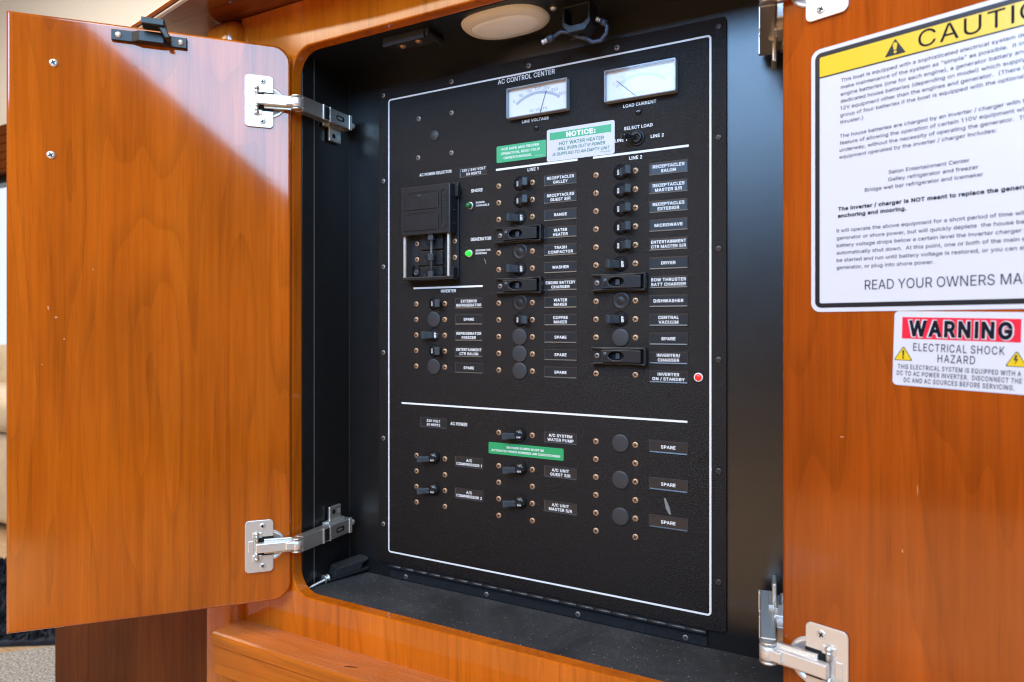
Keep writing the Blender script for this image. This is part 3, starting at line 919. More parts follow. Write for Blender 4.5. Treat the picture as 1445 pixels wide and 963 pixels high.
# ---------- hinge in door-local coordinates: x along the door from the hinge edge, inner face looks to -y
def hinge_mb(zc, J, E, wallx, updown):
    mb = MB()
    # cup flange and plate
    mb.lathe([(17.5, 0.2), (17.5, -0.7), (16.5, -1.1), (14.5, -1.1), (14, -0.4), (0, -0.4)], 23.5, 0, zc, 'Y', 36, 0)
    mb.plate(rrect(19, 49, zc - 29, zc + 29, 4.5), [rrect(17.8, 37, zc - 11.5, zc + 11.5, 1.5)] if False else [], -2.2, -0.6, 'Y', 0.5, 0)
    mb.box(19, 35, -2.6, -2.3, zc - 10.5, zc + 10.5, 0, 2)
    for s in (-1, 1):
        mb.tube([(36.5, -4.2, zc + s * 6), (36.5, -4.2, zc + s * 13.5)], 2.0, 10, 1)
        mb.lathe([(2.6, -1), (2.9, 0), (2.0, 2)], 36.5, -4.2, zc + s * 14.0, 'Z', 12, 1)
        mb.box(31, 41, -3.2, -1.9, zc + s * 12.5 - 3, zc + s * 12.5 + 3, 1.0, 0)
    mb.box(40, 45.5, -2.9, -1.8, zc - 6.5, zc + 6.5, 1.2, 0)

    def obox(p0, p1, t, z0, z1, bev=0.8, mat=1):
        d = Vector((p1[0] - p0[0], p1[1] - p0[1]))
        ln = d.length
        ang = math.atan2(d.y, d.x)
        mtx = Matrix.Translation((p0[0], p0[1], 0)) @ Matrix.Rotation(ang, 4, 'Z')
        mb.box(0, ln, -t / 2, t / 2, z0, z1, bev, mat, mtx=mtx)
        return mtx, ln
    # link from the pivot pins to the knuckle
    K = (J[0] + 7, J[1] + 0.5)
    obox((37.5, -8.0), K, 6.5, zc - 5.2, zc + 5.2, 1.0, 0)
    obox((29, -3.8), (J[0] + 3, J[1] + 3.0), 3.0, zc - 8.2, zc + 8.2, 0.8, 1)
    # knuckle
    for z0_, z1_ in ((-8.2, -6.2), (-5.0, 5.0), (6.2, 8.2)):
        mb.lathe([(6.0, z0_), (6.6, z0_ + 0.5), (6.6, z1_ - 0.5), (6.0, z1_)], J[0], J[1], zc, 'Z', 20, 0 if abs(z0_) < 6 and z0_ < 0 and z1_ > 0 else 1)
    obox((J[0] + 1, J[1] - 1), (J[0] + 12, J[1] - 1), 9, zc - 4.4, zc + 4.4, 1.2, 0)
    # arm channel along the wall
    A0 = (J[0] + (E[0] - J[0]) * 0.03, J[1] + (E[1] - J[1]) * 0.03)
    mtx, ln = obox(A0, E, 12, zc - 8.8, zc + 8.8, 1.2, 1)
    # which long face looks into the box?  (away from the wall)
    side = -1 if (Matrix.Rotation(math.atan2(E[1] - J[1], E[0] - J[0]), 2) @ Vector((0, 1))).x * (wallx - E[0]) > 0 else 1

    def onarm(x0, x1, y, z0, z1, th, bev, mat):
        a, b = sorted((side * y, side * (y + th)))
        mb.box(x0, x1, a, b, zc + z0, zc + z1, bev, mat, mtx=mtx)
    onarm(ln * 0.40, ln * 0.52, 5.9, -7.0, 7.0, 0.25, 0, 2)
    onarm(ln * 0.385, ln * 0.42, 5.7, -9.0, 9.0, 0.9, 0.3, 0)
    onarm(ln * 0.52, ln * 0.545, 5.7, -9.0, 9.0, 0.9, 0.3, 0)
    onarm(ln * 0.93, ln * 0.985, 5.5, -9.1, 9.1, 1.4, 0.4, 0)
    pl = [(p[0], p[1]) for p in stadium(ln * 0.74, 0, 7.5, 3.2, 6)]
    yy = side * 6.15
    mb.raw([mtx @ Vector((p[0], yy, zc + p[1])) for p in pl], [list(range(len(pl)))], 2)
    mb.raw([mtx @ Vector((p[0], yy + side * 0.05, zc + p[1] * 0.55)) for p in [(q[0] * 1.0 if True else 0, q[1]) for q in stadium(ln * 0.73, 0, 5.0, 3.0, 6)]],
           [list(range(26)) if False else list(range(len(stadium(ln * 0.73, 0, 5.0, 3.0, 6))))], 1)
    # cam screw at the end
    mb.lathe([(3.4, -1), (3.4, 1.2), (2.4, 2.0), (0, 2.0)], 0, 0, 0, 'Y', 14, 0,
             mtx=Matrix.Translation((E[0], E[1], zc - updown * 2.0)) @ Matrix.Rotation(math.atan2(E[1] - J[1], E[0] - J[0]) + (0 if side > 0 else PI), 4, 'Z') @ Matrix.Translation((2.5, 4, 0)))
    return mb, mtx, ln, side


def add_mount(mb, mtx, ln, side, zc, ud):
    # cruciform mounting plate screwed to the lining
    a, b = sorted((-side * 5.5, -side * 8.5))
    mb.box(ln * 0.55, ln * 0.96, a, b, zc - 11, zc + 11, 0.6, 1, mtx=mtx)
    for s in (-ud,):
        a, b = sorted((-side * 4.0, -side * 8.0))
        mb.box(ln * 0.66, ln * 0.90, a, b, zc + s * 18 - 9, zc + s * 18 + 9, 1.2, 1, mtx=mtx)
        a2 = -side * 3.9
        for fx, rr, mt in ((0.74, 3.0, 2), (0.84, 3.2, 0)):
            mb.raw([mtx @ Vector((ln * fx + rr * math.cos(2 * PI * k / 14), a2, zc + s * 20 + rr * math.sin(2 * PI * k / 14))) for k in range(14)],
                   [list(range(14))], mt)
        a, b = sorted((-side * 6.0, -side * 1.0))
        mb.box(ln * 0.60, ln * 0.93, a, b, zc + s * 9.6 - 1.6, zc + s * 9.6 + 1.6, 0.5, 1, mtx=mtx)


def make_door(H, ang, left, label, mat):
    """door leaf with rounded hinge side corners; local x runs from the hinge edge to the free edge"""
    W, zb, zt, th = 272.5, -308.5, 318.5, 18.0
    r = 20
    ol = []
    for cx, cz, a0 in ((W, zt, None), (r, zt - r, 90), (r, zb + r, 180), (W, zb, None)):
        if a0 is None:
            ol.append((cx, cz))
        else:
            for k in range(9):
                t = R(a0 + 90 * k / 8)
                ol.append((cx + r * math.cos(t), cz + r * math.sin(t)))
    mb = MB()
    mb.plate(ol, [], 0, th, 'Y', 3.2, seg=5)
    d = mb.build('door', mat, cab, at=(H[0] - croot[0], H[1] - croot[1], Z0 - croot[2]), rotz=ang, flip_y=left)
    d['label'] = label
    Mi = (Matrix.Translation((H[0], H[1], 0)) @ Matrix.Rotation(ang, 4, 'Z')).inverted()

    def loc(x, y):
        q = Mi @ Vector((x, y, 0))
        return (q.x, -q.y if left else q.y)
    wallx = XL if left else XR
    J = (-6, -9)
    inward = 1 if left else -1
    E = loc(wallx + inward * 9, -9) if left else loc(wallx - 31, -10)
    W2 = loc(wallx, -40)
    for zc, ud in ((252.3, 1), (-244.6, -1)):
        mb, mtx, ln, side = hinge_mb(zc, J, E, W2[0], ud)
        # decide the side that faces the middle of the box
        mid = loc(193, -45)
        p1 = mtx @ Vector((ln / 2, 1, 0))
        p0 = mtx @ Vector((ln / 2, -1, 0))
        sd = 1 if (p1 - Vector((*mid, 0))).length < (p0 - Vector((*mid, 0))).length else -1
        if sd != side:
            mb.v, mb.f, mb.m, mb.s = [], [], [], []
            mb, mtx, ln, side = hinge_mb_side(zc, J, E, sd, ud)
        add_mount(mb, mtx, ln, side, zc, ud)
        if not left:
            mb.box(ln * 0.30, ln * 0.98, -side * 14 - 8, -side * 14 + 8, zc - 6.5, zc + 6.5, 1.2, 1, mtx=mtx)
            mb.box(ln * 0.42, ln * 0.66, -side * 11 - 6, -side * 11 + 6, zc - 10.5, zc + 10.5, 1.0, 0, mtx=mtx)
            mb.lathe([(4.2, -13), (4.2, 12.5), (3.2, 13.5), (0, 13.5)], ln * 0.82, -side * 14, zc, 'Z', 16, 0, mtx=mtx)
        mb.build('hinge', ['nickelsat', 'nickel', 'void'], d, flip_y=left)
        for s in (-1, 1):
            o = screw_mb(3.4, 0.8, 0.55, random.uniform(0, 1)).build('screw', ['nickelsat', 'slot'], d, at=(30.5, (1 if left else -1) * 2.2, zc + s * 22.3), flip_y=left)
    return d


def hinge_mb_side(zc, J, E, sd, ud):
    # same hinge with the detailed face of the arm chosen explicitly
    ang = math.atan2(E[1] - J[1], E[0] - J[0])
    nx = (Matrix.Rotation(ang, 2) @ Vector((0, 1))).x
    wx = E[0] + (1 if (sd == -1) == (nx > 0) else -1) * 10
    return hinge_mb(zc, J, E, wx, ud)


HL, AL = (-61.6, -96.5), R(-131.867)
HR, AR = (461.3, -105.0), math.atan2(-0.30225, 0.95331)
dl = make_door(HL, AL, True, 'open left door, glossy inner face with a black catch and pale window reflection', 'door')
dr = make_door(HR, AR, False, 'open right door carrying the white caution and warning signs', 'door2')
for x, z in ((231.1, 270.3), (233.4, 175.9)):
    screw_mb(4.2, 1.8, 0.55, 0.5).build('screw', ['nickelsat', 'slot'], dl, at=(x, 0, z), flip_y=True)
# black catch on the left door
mb = MB()
mb.box(107, 179, -4.2, 0, 300, 311.6, 0.8)
mb.plate([(122, -4), (129, -10.5), (152, -10.5), (160, -4)], [], 300.3, 311.2, 'Z', 0.5)
mb.plate([(121, 302), (126, 302), (133, 314), (148, 314.5), (148, 320), (128, 320)], [], -23, -9.5, 'Y', 0.8)
mb.box(126, 148, -26, -9, 312.5, 320, 1.2)
for x in (113, 172):
    mb.lathe([(3.3, -4.0), (3.3, -4.8), (2.2, -6.0), (0, -6.2)], x, 0, 305.8, 'Y', 14, 1)
mb.build('catch', ['plastic', 'nickelsat'], dl, flip_y=True)

M['nick'] = plain('pale_lacquer_nick', (0.60, 0.24, 0.09), 0.5)
for d_, fl, spots in ((dl, True, ((236, 20, 1.2, 2.8), (229, 10, 1.6, 1.2), (222, -12, 0.8, 1.6), (241, -38, 0.9, 0.9), (196, 60, 0.6, 1.4))),
                      (dr, False, ((44, -78, 1.8, 0.5), (83, -150, 0.6, 1.3), (92, -108, 0.28, 4.5)))):
    for sx_, sz_, aw, ah in spots:
        mb = MB()
        mb.raw([(aw * math.cos(t_) * rr_, -0.12, ah * math.sin(t_) * rr_) for t_, rr_ in ((R(18 + 45 * q), random.uniform(0.6, 1.1)) for q in range(8))], [list(range(8))])
        mb.build('nick', 'nick', d_, at=(sx_, 0, sz_), flip_y=fl)

# ================================================================== CONTROL PANEL
proot = (193.0, 0.0, Z0 - 300.0)
pan = thing('control_panel', 'black AC control center breaker panel screwed into the back of the open cabinet', 'control panel', proot)


def ppart(mb, name, mats, at=(0, 0, 0), parent=None, label=None, rotz=0.0):
    if parent is None or parent is pan:
        o = mb.build(name, mats, pan, at=(at[0] - proot[0], at[1], at[2] + Z0 - proot[2]), rotz=rotz)
    else:
        o = mb.build(name, mats, parent, at=at, rotz=rotz)
    if label:
        o['label'] = label
    return o


def pdup(o, at, label=None):
    c = copy_tree(o, pan)
    c.location = [a * 0.001 for a in (at[0] - proot[0], at[1], at[2] + Z0 - proot[2])]
    if label:
        c['label'] = label
    return c


COLA = [27.5 - 18.4 * i for i in range(5)]
COLB = [156.2 - 18.52 * i for i in range(12)]
HOLE = 8.0
nA = [('EXTERIOR', 'REFRIGERATOR'), ('SPARE',), ('REFRIGERATOR', 'FREEZER'), ('ENTERTAINMENT', 'CTR SALON'), ('SPARE',)]
sA = ['on', 'plug', 'off', 'on', 'plug']
nB = [('RECEPTACLES', 'GALLEY'), ('RECEPTACLES', 'GUEST S/R'), ('RANGE',), ('WATER', 'HEATER'), ('TRASH', 'COMPACTOR'), ('WASHER',),
      ('ENGINE BATTERY', 'CHARGER'), ('WATER', 'MAKER'), ('COFFEE', 'MAKER'), ('SPARE',), ('SPARE',), ('SPARE',)]
sB = ['on', 'on', 'off', 'guard', 'dark', 'off', 'guard', 'dark', 'on', 'plug', 'plug', 'plug']
nC = [('RECEPTACLES', 'SALON'), ('RECEPTACLES', 'MASTER S/R'), ('RECEPTACLES', 'EXTERIOR'), ('MICROWAVE',), ('ENTERTAINMENT', 'CTR MASTER S/R'),
      ('DRYER',), ('BOW THRUSTER', 'BATT CHARGER'), ('DISHWASHER',), ('CENTRAL', 'VACUUM'), ('SPARE',), ('INVERTER/', 'CHARGER'), ('INVERTER', 'ON / STANDBY')]
sC = ['on', 'on', 'on', 'on', 'on', 'off', 'guard', 'dark', 'off', 'plug', 'guard', '']
LOWB = [(68.0, -152.0), (68.0, -188.9), (181.4, -116.6), (182.2, -153.4), (182.2, -189.8)]
holes = []
brk = []
for x, rows, st in ((67.6, COLA, sA), (181.1, COLB, sB), (296.3, COLB, sC)):
    for z, s in zip(rows, st):
        if s in ('on', 'off'):
            holes.append((x, z))
            brk.append((x, z, s))
mb = MB()
mb.plate(rrect(-14.5, 400, -287, 291.5, 4), [ellipse(x, z, HOLE, HOLE, 24) for x, z in holes], 0, 3, 'Y', 0.35)
ppart(mb, 'face_plate', 'panel')
mb = MB()
frame_strip(mb, 0, 386.2, -273.4, 276.8, 4, 1.9, -0.25)
ppart(mb, 'border_line', 'paint', label='thin white outline with rounded corners around the whole panel')
for nm, x0, x1, z, t in (('LINE 1', 151.2, 249.2, 174.5, 2.3), ('LINE 2', 266.5, 364.8, 174.4, 2.3), ('INVERTER', 38.1, 134.0, 46.2, 2.1), ('AC POWER', 20.5, 363.5, -91.0, 2.0)):
    mb = MB()
    mb.box(x0, x1, -0.3, -0.02, z - t / 2, z + t / 2)
    ppart(mb, 'divider_line', 'paint', label='white rule above the ' + nm + ' section')


def cap(body, x, z, h, w=None, align='C', bold=0.02, name='lettering', sx=1.0):
    mb = MB()
    for i, ln in enumerate(body.split('\n')):
        mb.text(ln, 0, -i * h * 1.65, h, w if i == 0 and w else None, align, 0, bold, 0, sx)
    return ppart(mb, name, 'paint', at=(x, -0.35, z), label='white lettering reading ' + body.replace('\n', ' '))


cap('AC CONTROL CENTER', 188.5, 268.8, 5.0, 69.5, bold=0.012)
cap('LINE VOLTAGE', 200.0, 221.6, 3.0, 32)
cap('LOAD CURRENT', 316.0, 220.6, 3.1, 34)
cap('SELECT LOAD', 314.6, 198.0, 3.0, 29.5)
cap('LINE 1', 296.5, 187.0, 3.0, 12.8)
cap('LINE 2', 334.0, 186.6, 3.0, 13.2)
cap('LINE 1', 197.3, 168.7, 3.1, 13.0)
cap('LINE 2', 312.0, 167.6, 3.2, 13.4)
cap('AC POWER SELECTOR', 69.6, 178.2, 3.2, 45.5)
cap('SHORE', 126.4, 152.6, 3.4, 15.2)
cap('POWER\nAVAILABLE', 125.2, 139.4, 2.0, None, 'L', sx=1.12)
cap('GENERATOR', 131.8, 97.6, 3.4, 27.0)
cap('GENERATOR\nRUNNING', 124.8, 85.4, 2.0, None, 'L', sx=1.12)
cap('INVERTER', 88.0, 40.3, 3.2, 21.0)
cap('AC POWER', 102.3, -112.6, 3.5, 23.0)

# ---- nameplates


def nameplate(x0, x1, z0, z1, lines, h=2.5):
    w, hh = x1 - x0, z1 - z0
    mb = MB()
    lip = [rrect(-w / 2 + e, w / 2 - e, -hh / 2 + e, hh / 2 - e, max(0.15, 0.9 - e * 0.6), 3) for e in (0.0, 0.2, 0.45, 1.5)]
    ly = (-0.02, -0.5, -0.5, -0.15)
    n = len(lip[0])
    mb.raw([(p[0], ly[k], p[1]) for k in range(4) for p in lip[k]],
           [[k * n + i, (k + 1) * n + i, (k + 1) * n + (i + 1) % n, k * n + (i + 1) % n] for k in range(3) for i in range(n)], 0)
    mb.raw([(p[0], -0.16, p[1]) for p in lip[3]], [list(range(n))[::-1]], 1)
    o = ppart(mb, 'nameplate', ['lip', 'plastic'], at=((x0 + x1) / 2, 0, (z0 + z1) / 2), label='black nameplate reading ' + ' '.join(lines))
    tx = MB()
    zz = (len(lines) - 1) * 2.25 - h / 2
    for i, l in enumerate(lines):
        nat = text_mesh(l, 0.012, 0.0, 1.04)[2]
        kx = h / CAP * 1.06
        ww = (nat[1] - nat[0]) * kx
        tx.text(l, 0, zz - i * 4.6, h, min(ww, w - 4.5), 'C', 0, 0.022, -0.28, 1, space=1.04)
    tx.build('lettering', 'paint', o)
    return o


for z, l in zip(COLA, nA):
    nameplate(96.7, 134.6, z - 6.4, z + 6.2, l, 2.9)
for z, l in zip(COLB, nB):
    nameplate(210.3, 249.1, z - 6.4, z + 6.2, l, 2.9)
for z, l in zip(COLB, nC):
    nameplate(325.6, 364.5, z - 7.0, z + 5.5, l, 2.9)
for z in (-153.6, -190.0):
    nameplate(96.7, 135.2, z - 6.3, z + 6.2, ('A/C', 'COMPRESSOR 1' if z > -170 else 'COMPRESSOR 2'), 2.9)
for z, l in zip((-117.0, -153.6, -190.5), (('A/C SYSTEM', 'WATER PUMP'), ('A/C UNIT', 'GUEST S/R'), ('A/C UNIT', 'MASTER S/R'))):
    nameplate(210.3, 248.9, z - 6.2, z + 6.2, l, 2.9)
for z in (-117.0, -153.4, -190.4):
    nameplate(325.4, 364.3, z - 6.4, z + 6.2, ('SPARE',), 3.0)
nameplate(47.7, 86.0, -118.0, -105.6, ('220 VOLT', '50 HERTZ'), 2.6)
nameplate(103.2, 141.0, 170.2, 182.4, ('120 / 240 VOLT', '50 HERTZ'), 2.7)


# ---- breakers
def breaker(on):
    s = 1 if on else -1
    mb = MB()      # bushing: a funnel behind the hole with a floor
    mb.lathe([(8.0, 0.25), (7.6, 1.2), (6.0, 3.0), (5.2, 7.5), (0, 7.5)], seg=28)
    o = mb.build('breaker', ['bush'])
    b2 = MB()      # rotating barrel + toggle
    prof = []
    for k in range(13):
        t = R(200 + 140 * k / 12)
        prof.append((6.0 * math.cos(t), 4.6 + 6.0 * math.sin(t)))
    b2.plate(prof, [], -4.3, 4.3, 'Z', 0.3, 0, smooth=False)
    tilt = s * R(39)
    mtx = Matrix.Translation((0, 4.4, 0)) @ Matrix.Rotation(tilt, 4, 'Z')
    b2.box(-2.6, 2.6, -17.6, -3, -4.0, 4.0, 0.7, 1, mtx=mtx)
    b2.box(-2.9, 2.9, -18.2, -12.5, -4.4, 4.4, 0.8, 1, mtx=mtx)
    t = b2.build('toggle', ['gloss', 'toggle'], o)
    # printed mark on the exposed flank of the barrel
    mk = MB()
    ang = -s * R(22)
    m2 = Matrix.Translation((0, 4.6, 0)) @ Matrix.Rotation(ang, 4, 'Z')
    tm = MB()
    if on:
        tm.raw([(-1.3, 0, -2.6), (1.3, 0, -2.6), (1.3, 0, 2.6), (-1.3, 0, 2.6)], [[0, 1, 2, 3]], 0)
        tm.text('ON', 0.75, -1.9, 1.6, 3.8, 'L', 1, 0.02, -0.06, rot=R(90))
    else:
        tm.text('OFF', 1.1, -3.1, 2.3, 6.2, 'L', 0, 0.05, 0, rot=R(90))
    mk.raw([m2 @ Vector((v.x, v.y - 6.2, v.z)) for v in tm.v], tm.f, 0)
    mk.m = tm.m
    mk.build('marking', ['paint', 'inkgrey'], o)
    return o


bon, boff = breaker(True), breaker(False)
done = {}
for x, z, s in brk:
    src = bon if s == 'on' else boff
    if s not in done:
        src.parent = pan
        src.location = [a * 0.001 for a in (x - proot[0], 0, z + Z0 - proot[2])]
        done[s] = 1
        src['label'] = 'breaker switched on, toggle to the right' if s == 'on' else 'breaker switched off, toggle to the left'
    else:
        pdup(src, (x, 0, z))


# ---- large breakers of the lower section (domed collar, toggle to the left)
mb = MB()
mb.lathe([(8.0, -0.02), (7.8, -1.2), (6.9, -3.6), (5.2, -5.6), (2.8, -6.8), (0, -7.2)], seg=28)
mb.box(-6.5, 7.5, -7.4, -2.2, -1.2, -0.6, 0, 1)
big = ppart(mb, 'breaker', ['gloss', 'void'], at=(LOWB[0][0], 0, LOWB[0][1]), label='breaker with a domed collar, its toggle lying to the left')
b2 = MB()
mtx = Matrix.Rotation(R(-48), 4, 'Z')
b2.box(-2.6, 2.6, -19.5, -3, -4.6, 1.6, 0.8, 0, mtx=mtx)
b2.box(-2.9, 2.9, -20.5, -13.5, -5.0, 2.0, 0.8, 0, mtx=mtx)
b2.build('toggle', 'toggle', big)
mk = MB()
mk.text('OFF', 0, 0, 1.7, 5, 'C', 0, 0.03, 0)
mk.build('marking', 'greyfaint', big, at=(1.8, -7.3, -3.2))
for x, z in LOWB[1:]:
    pdup(big, (x, 0, z))

# ---- hole plugs
mb = MB()
mb.lathe([(9.3, -0.02), (9.3, -0.9), (8.8, -1.5), (7.5, -1.7), (0, -1.9)], seg=32)
plug0 = None
plug1 = None
pl = [(67.6, COLA[1], 0), (67.6, COLA[4], 0), (181.1, COLB[9], 0), (181.1, COLB[10], 0), (181.1, COLB[11], 0), (296.3, COLB[9], 0),
      (296.1, -117.0, 0), (296.1, -153.9, 0), (296.1, -190.8, 0), (181.1, COLB[4], 1), (181.1, COLB[7], 1), (296.3, COLB[7], 1)]
md = MB()
md.lathe([(9.3, -0.02), (9.3, -0.3), (9.0, -0.5), (6.2, -0.5), (6.0, -0.42), (3.4, -0.42), (3.2, -0.5), (0, -0.5)], seg=32)
for x, z, dk in pl:
    if dk:
        if plug1 is None:
            plug1 = ppart(md, 'hole_plug', 'plugdark', at=(x, 0, z), label='flat dark blanking plug with faint rings')
        else:
            pdup(plug1, (x, 0, z))
    else:
        if plug0 is None:
            plug0 = ppart(mb, 'hole_plug', 'plug', at=(x, 0, z), label='domed grey blanking plug')
        else:
            pdup(plug0, (x, 0, z))
ms = MB()
ms.lathe([(6.3, -0.02), (6.3, -0.6), (5.6, -1.1), (0, -1.3)], seg=28)
ppart(ms, 'hole_plug', 'plug', at=(68.4, 0, 223.8), label='small grey blanking plug among four screws')


# ---- switch guards
def guard_mb():
    mb = MB()
    mb.box(-29, 29, -2.2, -0.02, -8.8, 8.8, 0.6)
    # arched upper and lower rims
    for s in (-1, 1):
        top = []
        for k in range(15):
            u = -1 + 2 * k / 14
            top.append((u * 28.6, 9.0 * s - 1.6 * s * (1 - u * u)))
        inner = [(p[0], p[1] - s * 1.5) for p in top][::-1]
        poly = top + inner
        mb.plate(poly, [], -7.5, -1.5, 'Y', 0.4)
    # lever with the oval window
    mb.plate(rrect(-17, 24.5, -6.0, 6.0, 0.8, 3), [ellipse(-1.0, 0.3, 8.2, 4.6, 26)], -9.6, -7.8, 'Y', 0.5)
    mb.box(-17, -15.4, -8, -2, -6, 6, 0.3)
    for s in (-1, 1):
        mb.box(-16, 24, -7.9, -2, s * 5.4 - 0.5, s * 5.4 + 0.5)
    mb.box(-14, 22, -2.6, -2.25, -4.8, 4.8, 0, 1)
    mb.box(-3, 1.5, -5.6, -2.3, -3.2, 3.2, 0.5, 2)
    mb.box(27.0, 29.3, -8.6, -1, -7.4, 7.4, 0.7)
    mb.lathe([(3.0, -2.1), (3.0, -2.9), (2.2, -3.4), (0, -3.5)], -23.5, 0, 0, 'Y', 14, 3)
    mb.box(-24.9, -22.1, -3.62, -3.5, -0.45, 0.45, 0, 1)
    mb.box(-23.95, -23.05, -3.62, -3.5, -1.4, 1.4, 0, 1)
    for k in range(3):
        mb.box(-14.6 + k * 1.5, -13.9 + k * 1.5, -9.9, -9.5, -4.2, -0.6, 0.2, 1)
    for k in range(2):
        mb.box(-13.8 + k * 1.8, -13.0 + k * 1.8, -9.8, -9.55, 1.6, 3.8, 0, 4)
    return mb


gp = [(181.6, COLB[3]), (181.6, COLB[6]), (295.6, COLB[6]), (295.6, COLB[10])]
gl = ['switch guard beside WATER HEATER', 'switch guard beside ENGINE BATTERY CHARGER', 'switch guard beside BOW THRUSTER BATT CHARGER', 'switch guard beside INVERTER/ CHARGER']
g0 = ppart(guard_mb(), 'switch_guard', ['plastic', 'void', 'toggle', 'screwgrey', 'grey'], at=(gp[0][0], 0, gp[0][1]), label=gl[0])
for p, l in list(zip(gp, gl))[1:]:
    pdup(g0, (p[0], 0, p[1]), l)

# ---- screws beside the breakers
sp = []
for z in COLA:
    sp += [(42.1, z), (82.8, z - 0.2)]
for i, z in enumerate(COLB):
    if sB[i] != 'guard':
        sp += [(154.8, z), (196.5, z)]
    if sC[i] != 'guard':
        sp += [(269.8, z), (311.7, z)]
for k in range(4):
    sp += [(42.5, -152.2 - 18.45 * k), (83.0, -152.5 - 18.4 * k)]
for z in (-116.7, -153.6, -171.9, -190.2, -208.6):
    sp += [(154.8, z), (196.4, z)]
for k in range(6):
    sp += [(269.6, -117.2 - 18.38 * k), (311.6, -117.4 - 18.38 * k)]
sv = [screw_mb(3.1, 0.9, 0.62, a).build('screw', ['copper', 'slot'], pan) for a in (0.0, 0.18, 0.35, 0.55, 0.75, 1.1)]
for i, (x, z) in enumerate(sp):
    k = random.randrange(6)
    if i < 6:
        o = sv[i]
        o.location = [a * 0.001 for a in (x - proot[0], 0, z + Z0 - proot[2])]
    else:
        o = pdup(sv[k], (x, 0, z))
# ---- mounting screws around the edge
me_ = [(-7.7, 283.1 - 104.7 * k) for k in range(6)] + [(392.8, 283.2 - 104.7 * k) for k in range(6)] + [(91.9, 282.8), (191.9, 282.8), (292.4, 282.6)]
me_ += [(45.6, 246.8), (92.1, 246.9), (44.8, 200.7), (92.0, 200.8)]
m0 = screw_mb(3.0, 0.9, 0.6, 0.2).build('mounting_screw', ['screwgrey', 'slot'], pan)
m1 = screw_mb(3.2, 0.8, 0.6, 0.5).build('mounting_screw', ['screwdark', 'slot'], pan)
for i, (x, z) in enumerate(me_):
    dk = x > 300
    src = m1 if dk else m0
    if i in (0, 6):
        src.location = [a * 0.001 for a in (x - proot[0], 0, z + Z0 - proot[2])]
    else:
        pdup(src, (x, 0, z))

# ---- piano hinge along the bottom
mb = MB()
for k in range(20):
    x0 = 2 + k * 19.0
    mb.tube([(x0 + 0.1, -1.2, -289.5), (x0 + 0.3, -1.2, -289.5), (x0 + 18.7, -1.2, -289.5), (x0 + 18.9, -1.2, -289.5)], [2.1, 2.4, 2.4, 2.1], 12)
mb.box(2, 382, 0.9, 3.0, -303.5, -287.4, 0)
ph = ppart(mb, 'piano_hinge', 'plastic')
for x in (25.8, 138.4, 249.2, 361.4):
    screw_mb(2.8, 0.8, 0.6, random.random()).build('screw', ['screwgrey', 'slot'], ph, at=(x, 0.9, -299.2))


# ---- meters
def meter(x0, x1, z0, z1, nums, ink, caption, needle, label):
    w, h = x1 - x0, z1 - z0
    mb = MB()
    mb.plate(rrect(-w / 2, w / 2, -h / 2, h / 2, 1.0, 3), [rrect(-w / 2 + 0.9, w / 2 - 0.9, -h / 2 + 0.9, h / 2 - 0.9, 0.8, 3)], -8.2, -0.02, 'Y', 0.4)
    mt = ppart(mb, 'meter', 'clear_rim', at=((x0 + x1) / 2, 0, (z0 + z1) / 2), label=label)
    db = MB()
    db.box(-w / 2 + 0.95, w / 2 - 0.95, -3.2, -0.05, -h / 2 + 0.95, h / 2 - 0.95)
    db.build('dial', 'dial', mt)
    pr = MB()
    cx, cz = 0.0, -h * 1.05           # centre of the scale arc
    r = h * 1.24

    def pol(a, rr):
        return (cx + rr * math.sin(a), -3.32, cz + rr * math.cos(a))
    A = R(38)
    n = 24
    for k in range(n):
        a0, a1 = -A + 2 * A * k / n, -A + 2 * A * (k + 1) / n
        pr.raw([pol(a0, r), pol(a1, r), pol(a1, r + 2.8), pol(a0, r + 2.8)], [[0, 1, 2, 3]], 0)
    for k in range(31):
        a = -A + 2 * A * k / 30
        ln = 1.9 if k % 5 == 0 else 1.0
        pr.raw([pol(a - 0.003, r + 3.1), pol(a + 0.003, r + 3.1), pol(a + 0.003, r + 3.1 + ln), pol(a - 0.003, r + 3.1 + ln)], [[0, 1, 2, 3]], 1)
    for i, t in enumerate(nums):
        a = -A + 2 * A * i / (len(nums) - 1)
        p = pol(a, r + 6.0)
        pr.text(t, p[0], p[2] - 1.4, 2.9, None, 'C', 1, 0.0, -3.32, 1.05)
    pr.text(caption, 0.5, -h * 0.36, 2.8, 21, 'C', 1, 0.0, -3.32)
    pr.build('dial_scale', [ink, 'grey' if ink == 'greyarc' else 'greyfaint'], mt)
    nb = MB()
    (ax, az), (bx, bz) = needle
    d = Vector((bx - ax, bz - az)).normalized()
    nx, nz = -d.y * 0.28, d.x * 0.28
    nb.raw([(ax - nx, -4.2, az - nz), (ax + nx, -4.2, az + nz), (bx + nx * .6, -4.2, bz + nz * .6), (bx - nx * .6, -4.2, bz - nz * .6),
            (ax - nx, -3.9, az - nz), (ax + nx, -3.9, az + nz), (bx + nx * .6, -3.9, bz + nz * .6), (bx - nx * .6, -3.9, bz - nz * .6)],
           [[0, 1, 2, 3], [7, 6, 5, 4], [0, 4, 5, 1], [1, 5, 6, 2], [2, 6, 7, 3], [3, 7, 4, 0]])
    nb.build('needle', 'inkgrey', mt)
    cb = MB()
    cb.box(-w / 2 + 0.3, w / 2 - 0.3, -9.0, -8.25, -h / 2 + 0.3, h / 2 - 0.3, 0.3)
    cb.build('cover', 'clear', mt)
    return mt


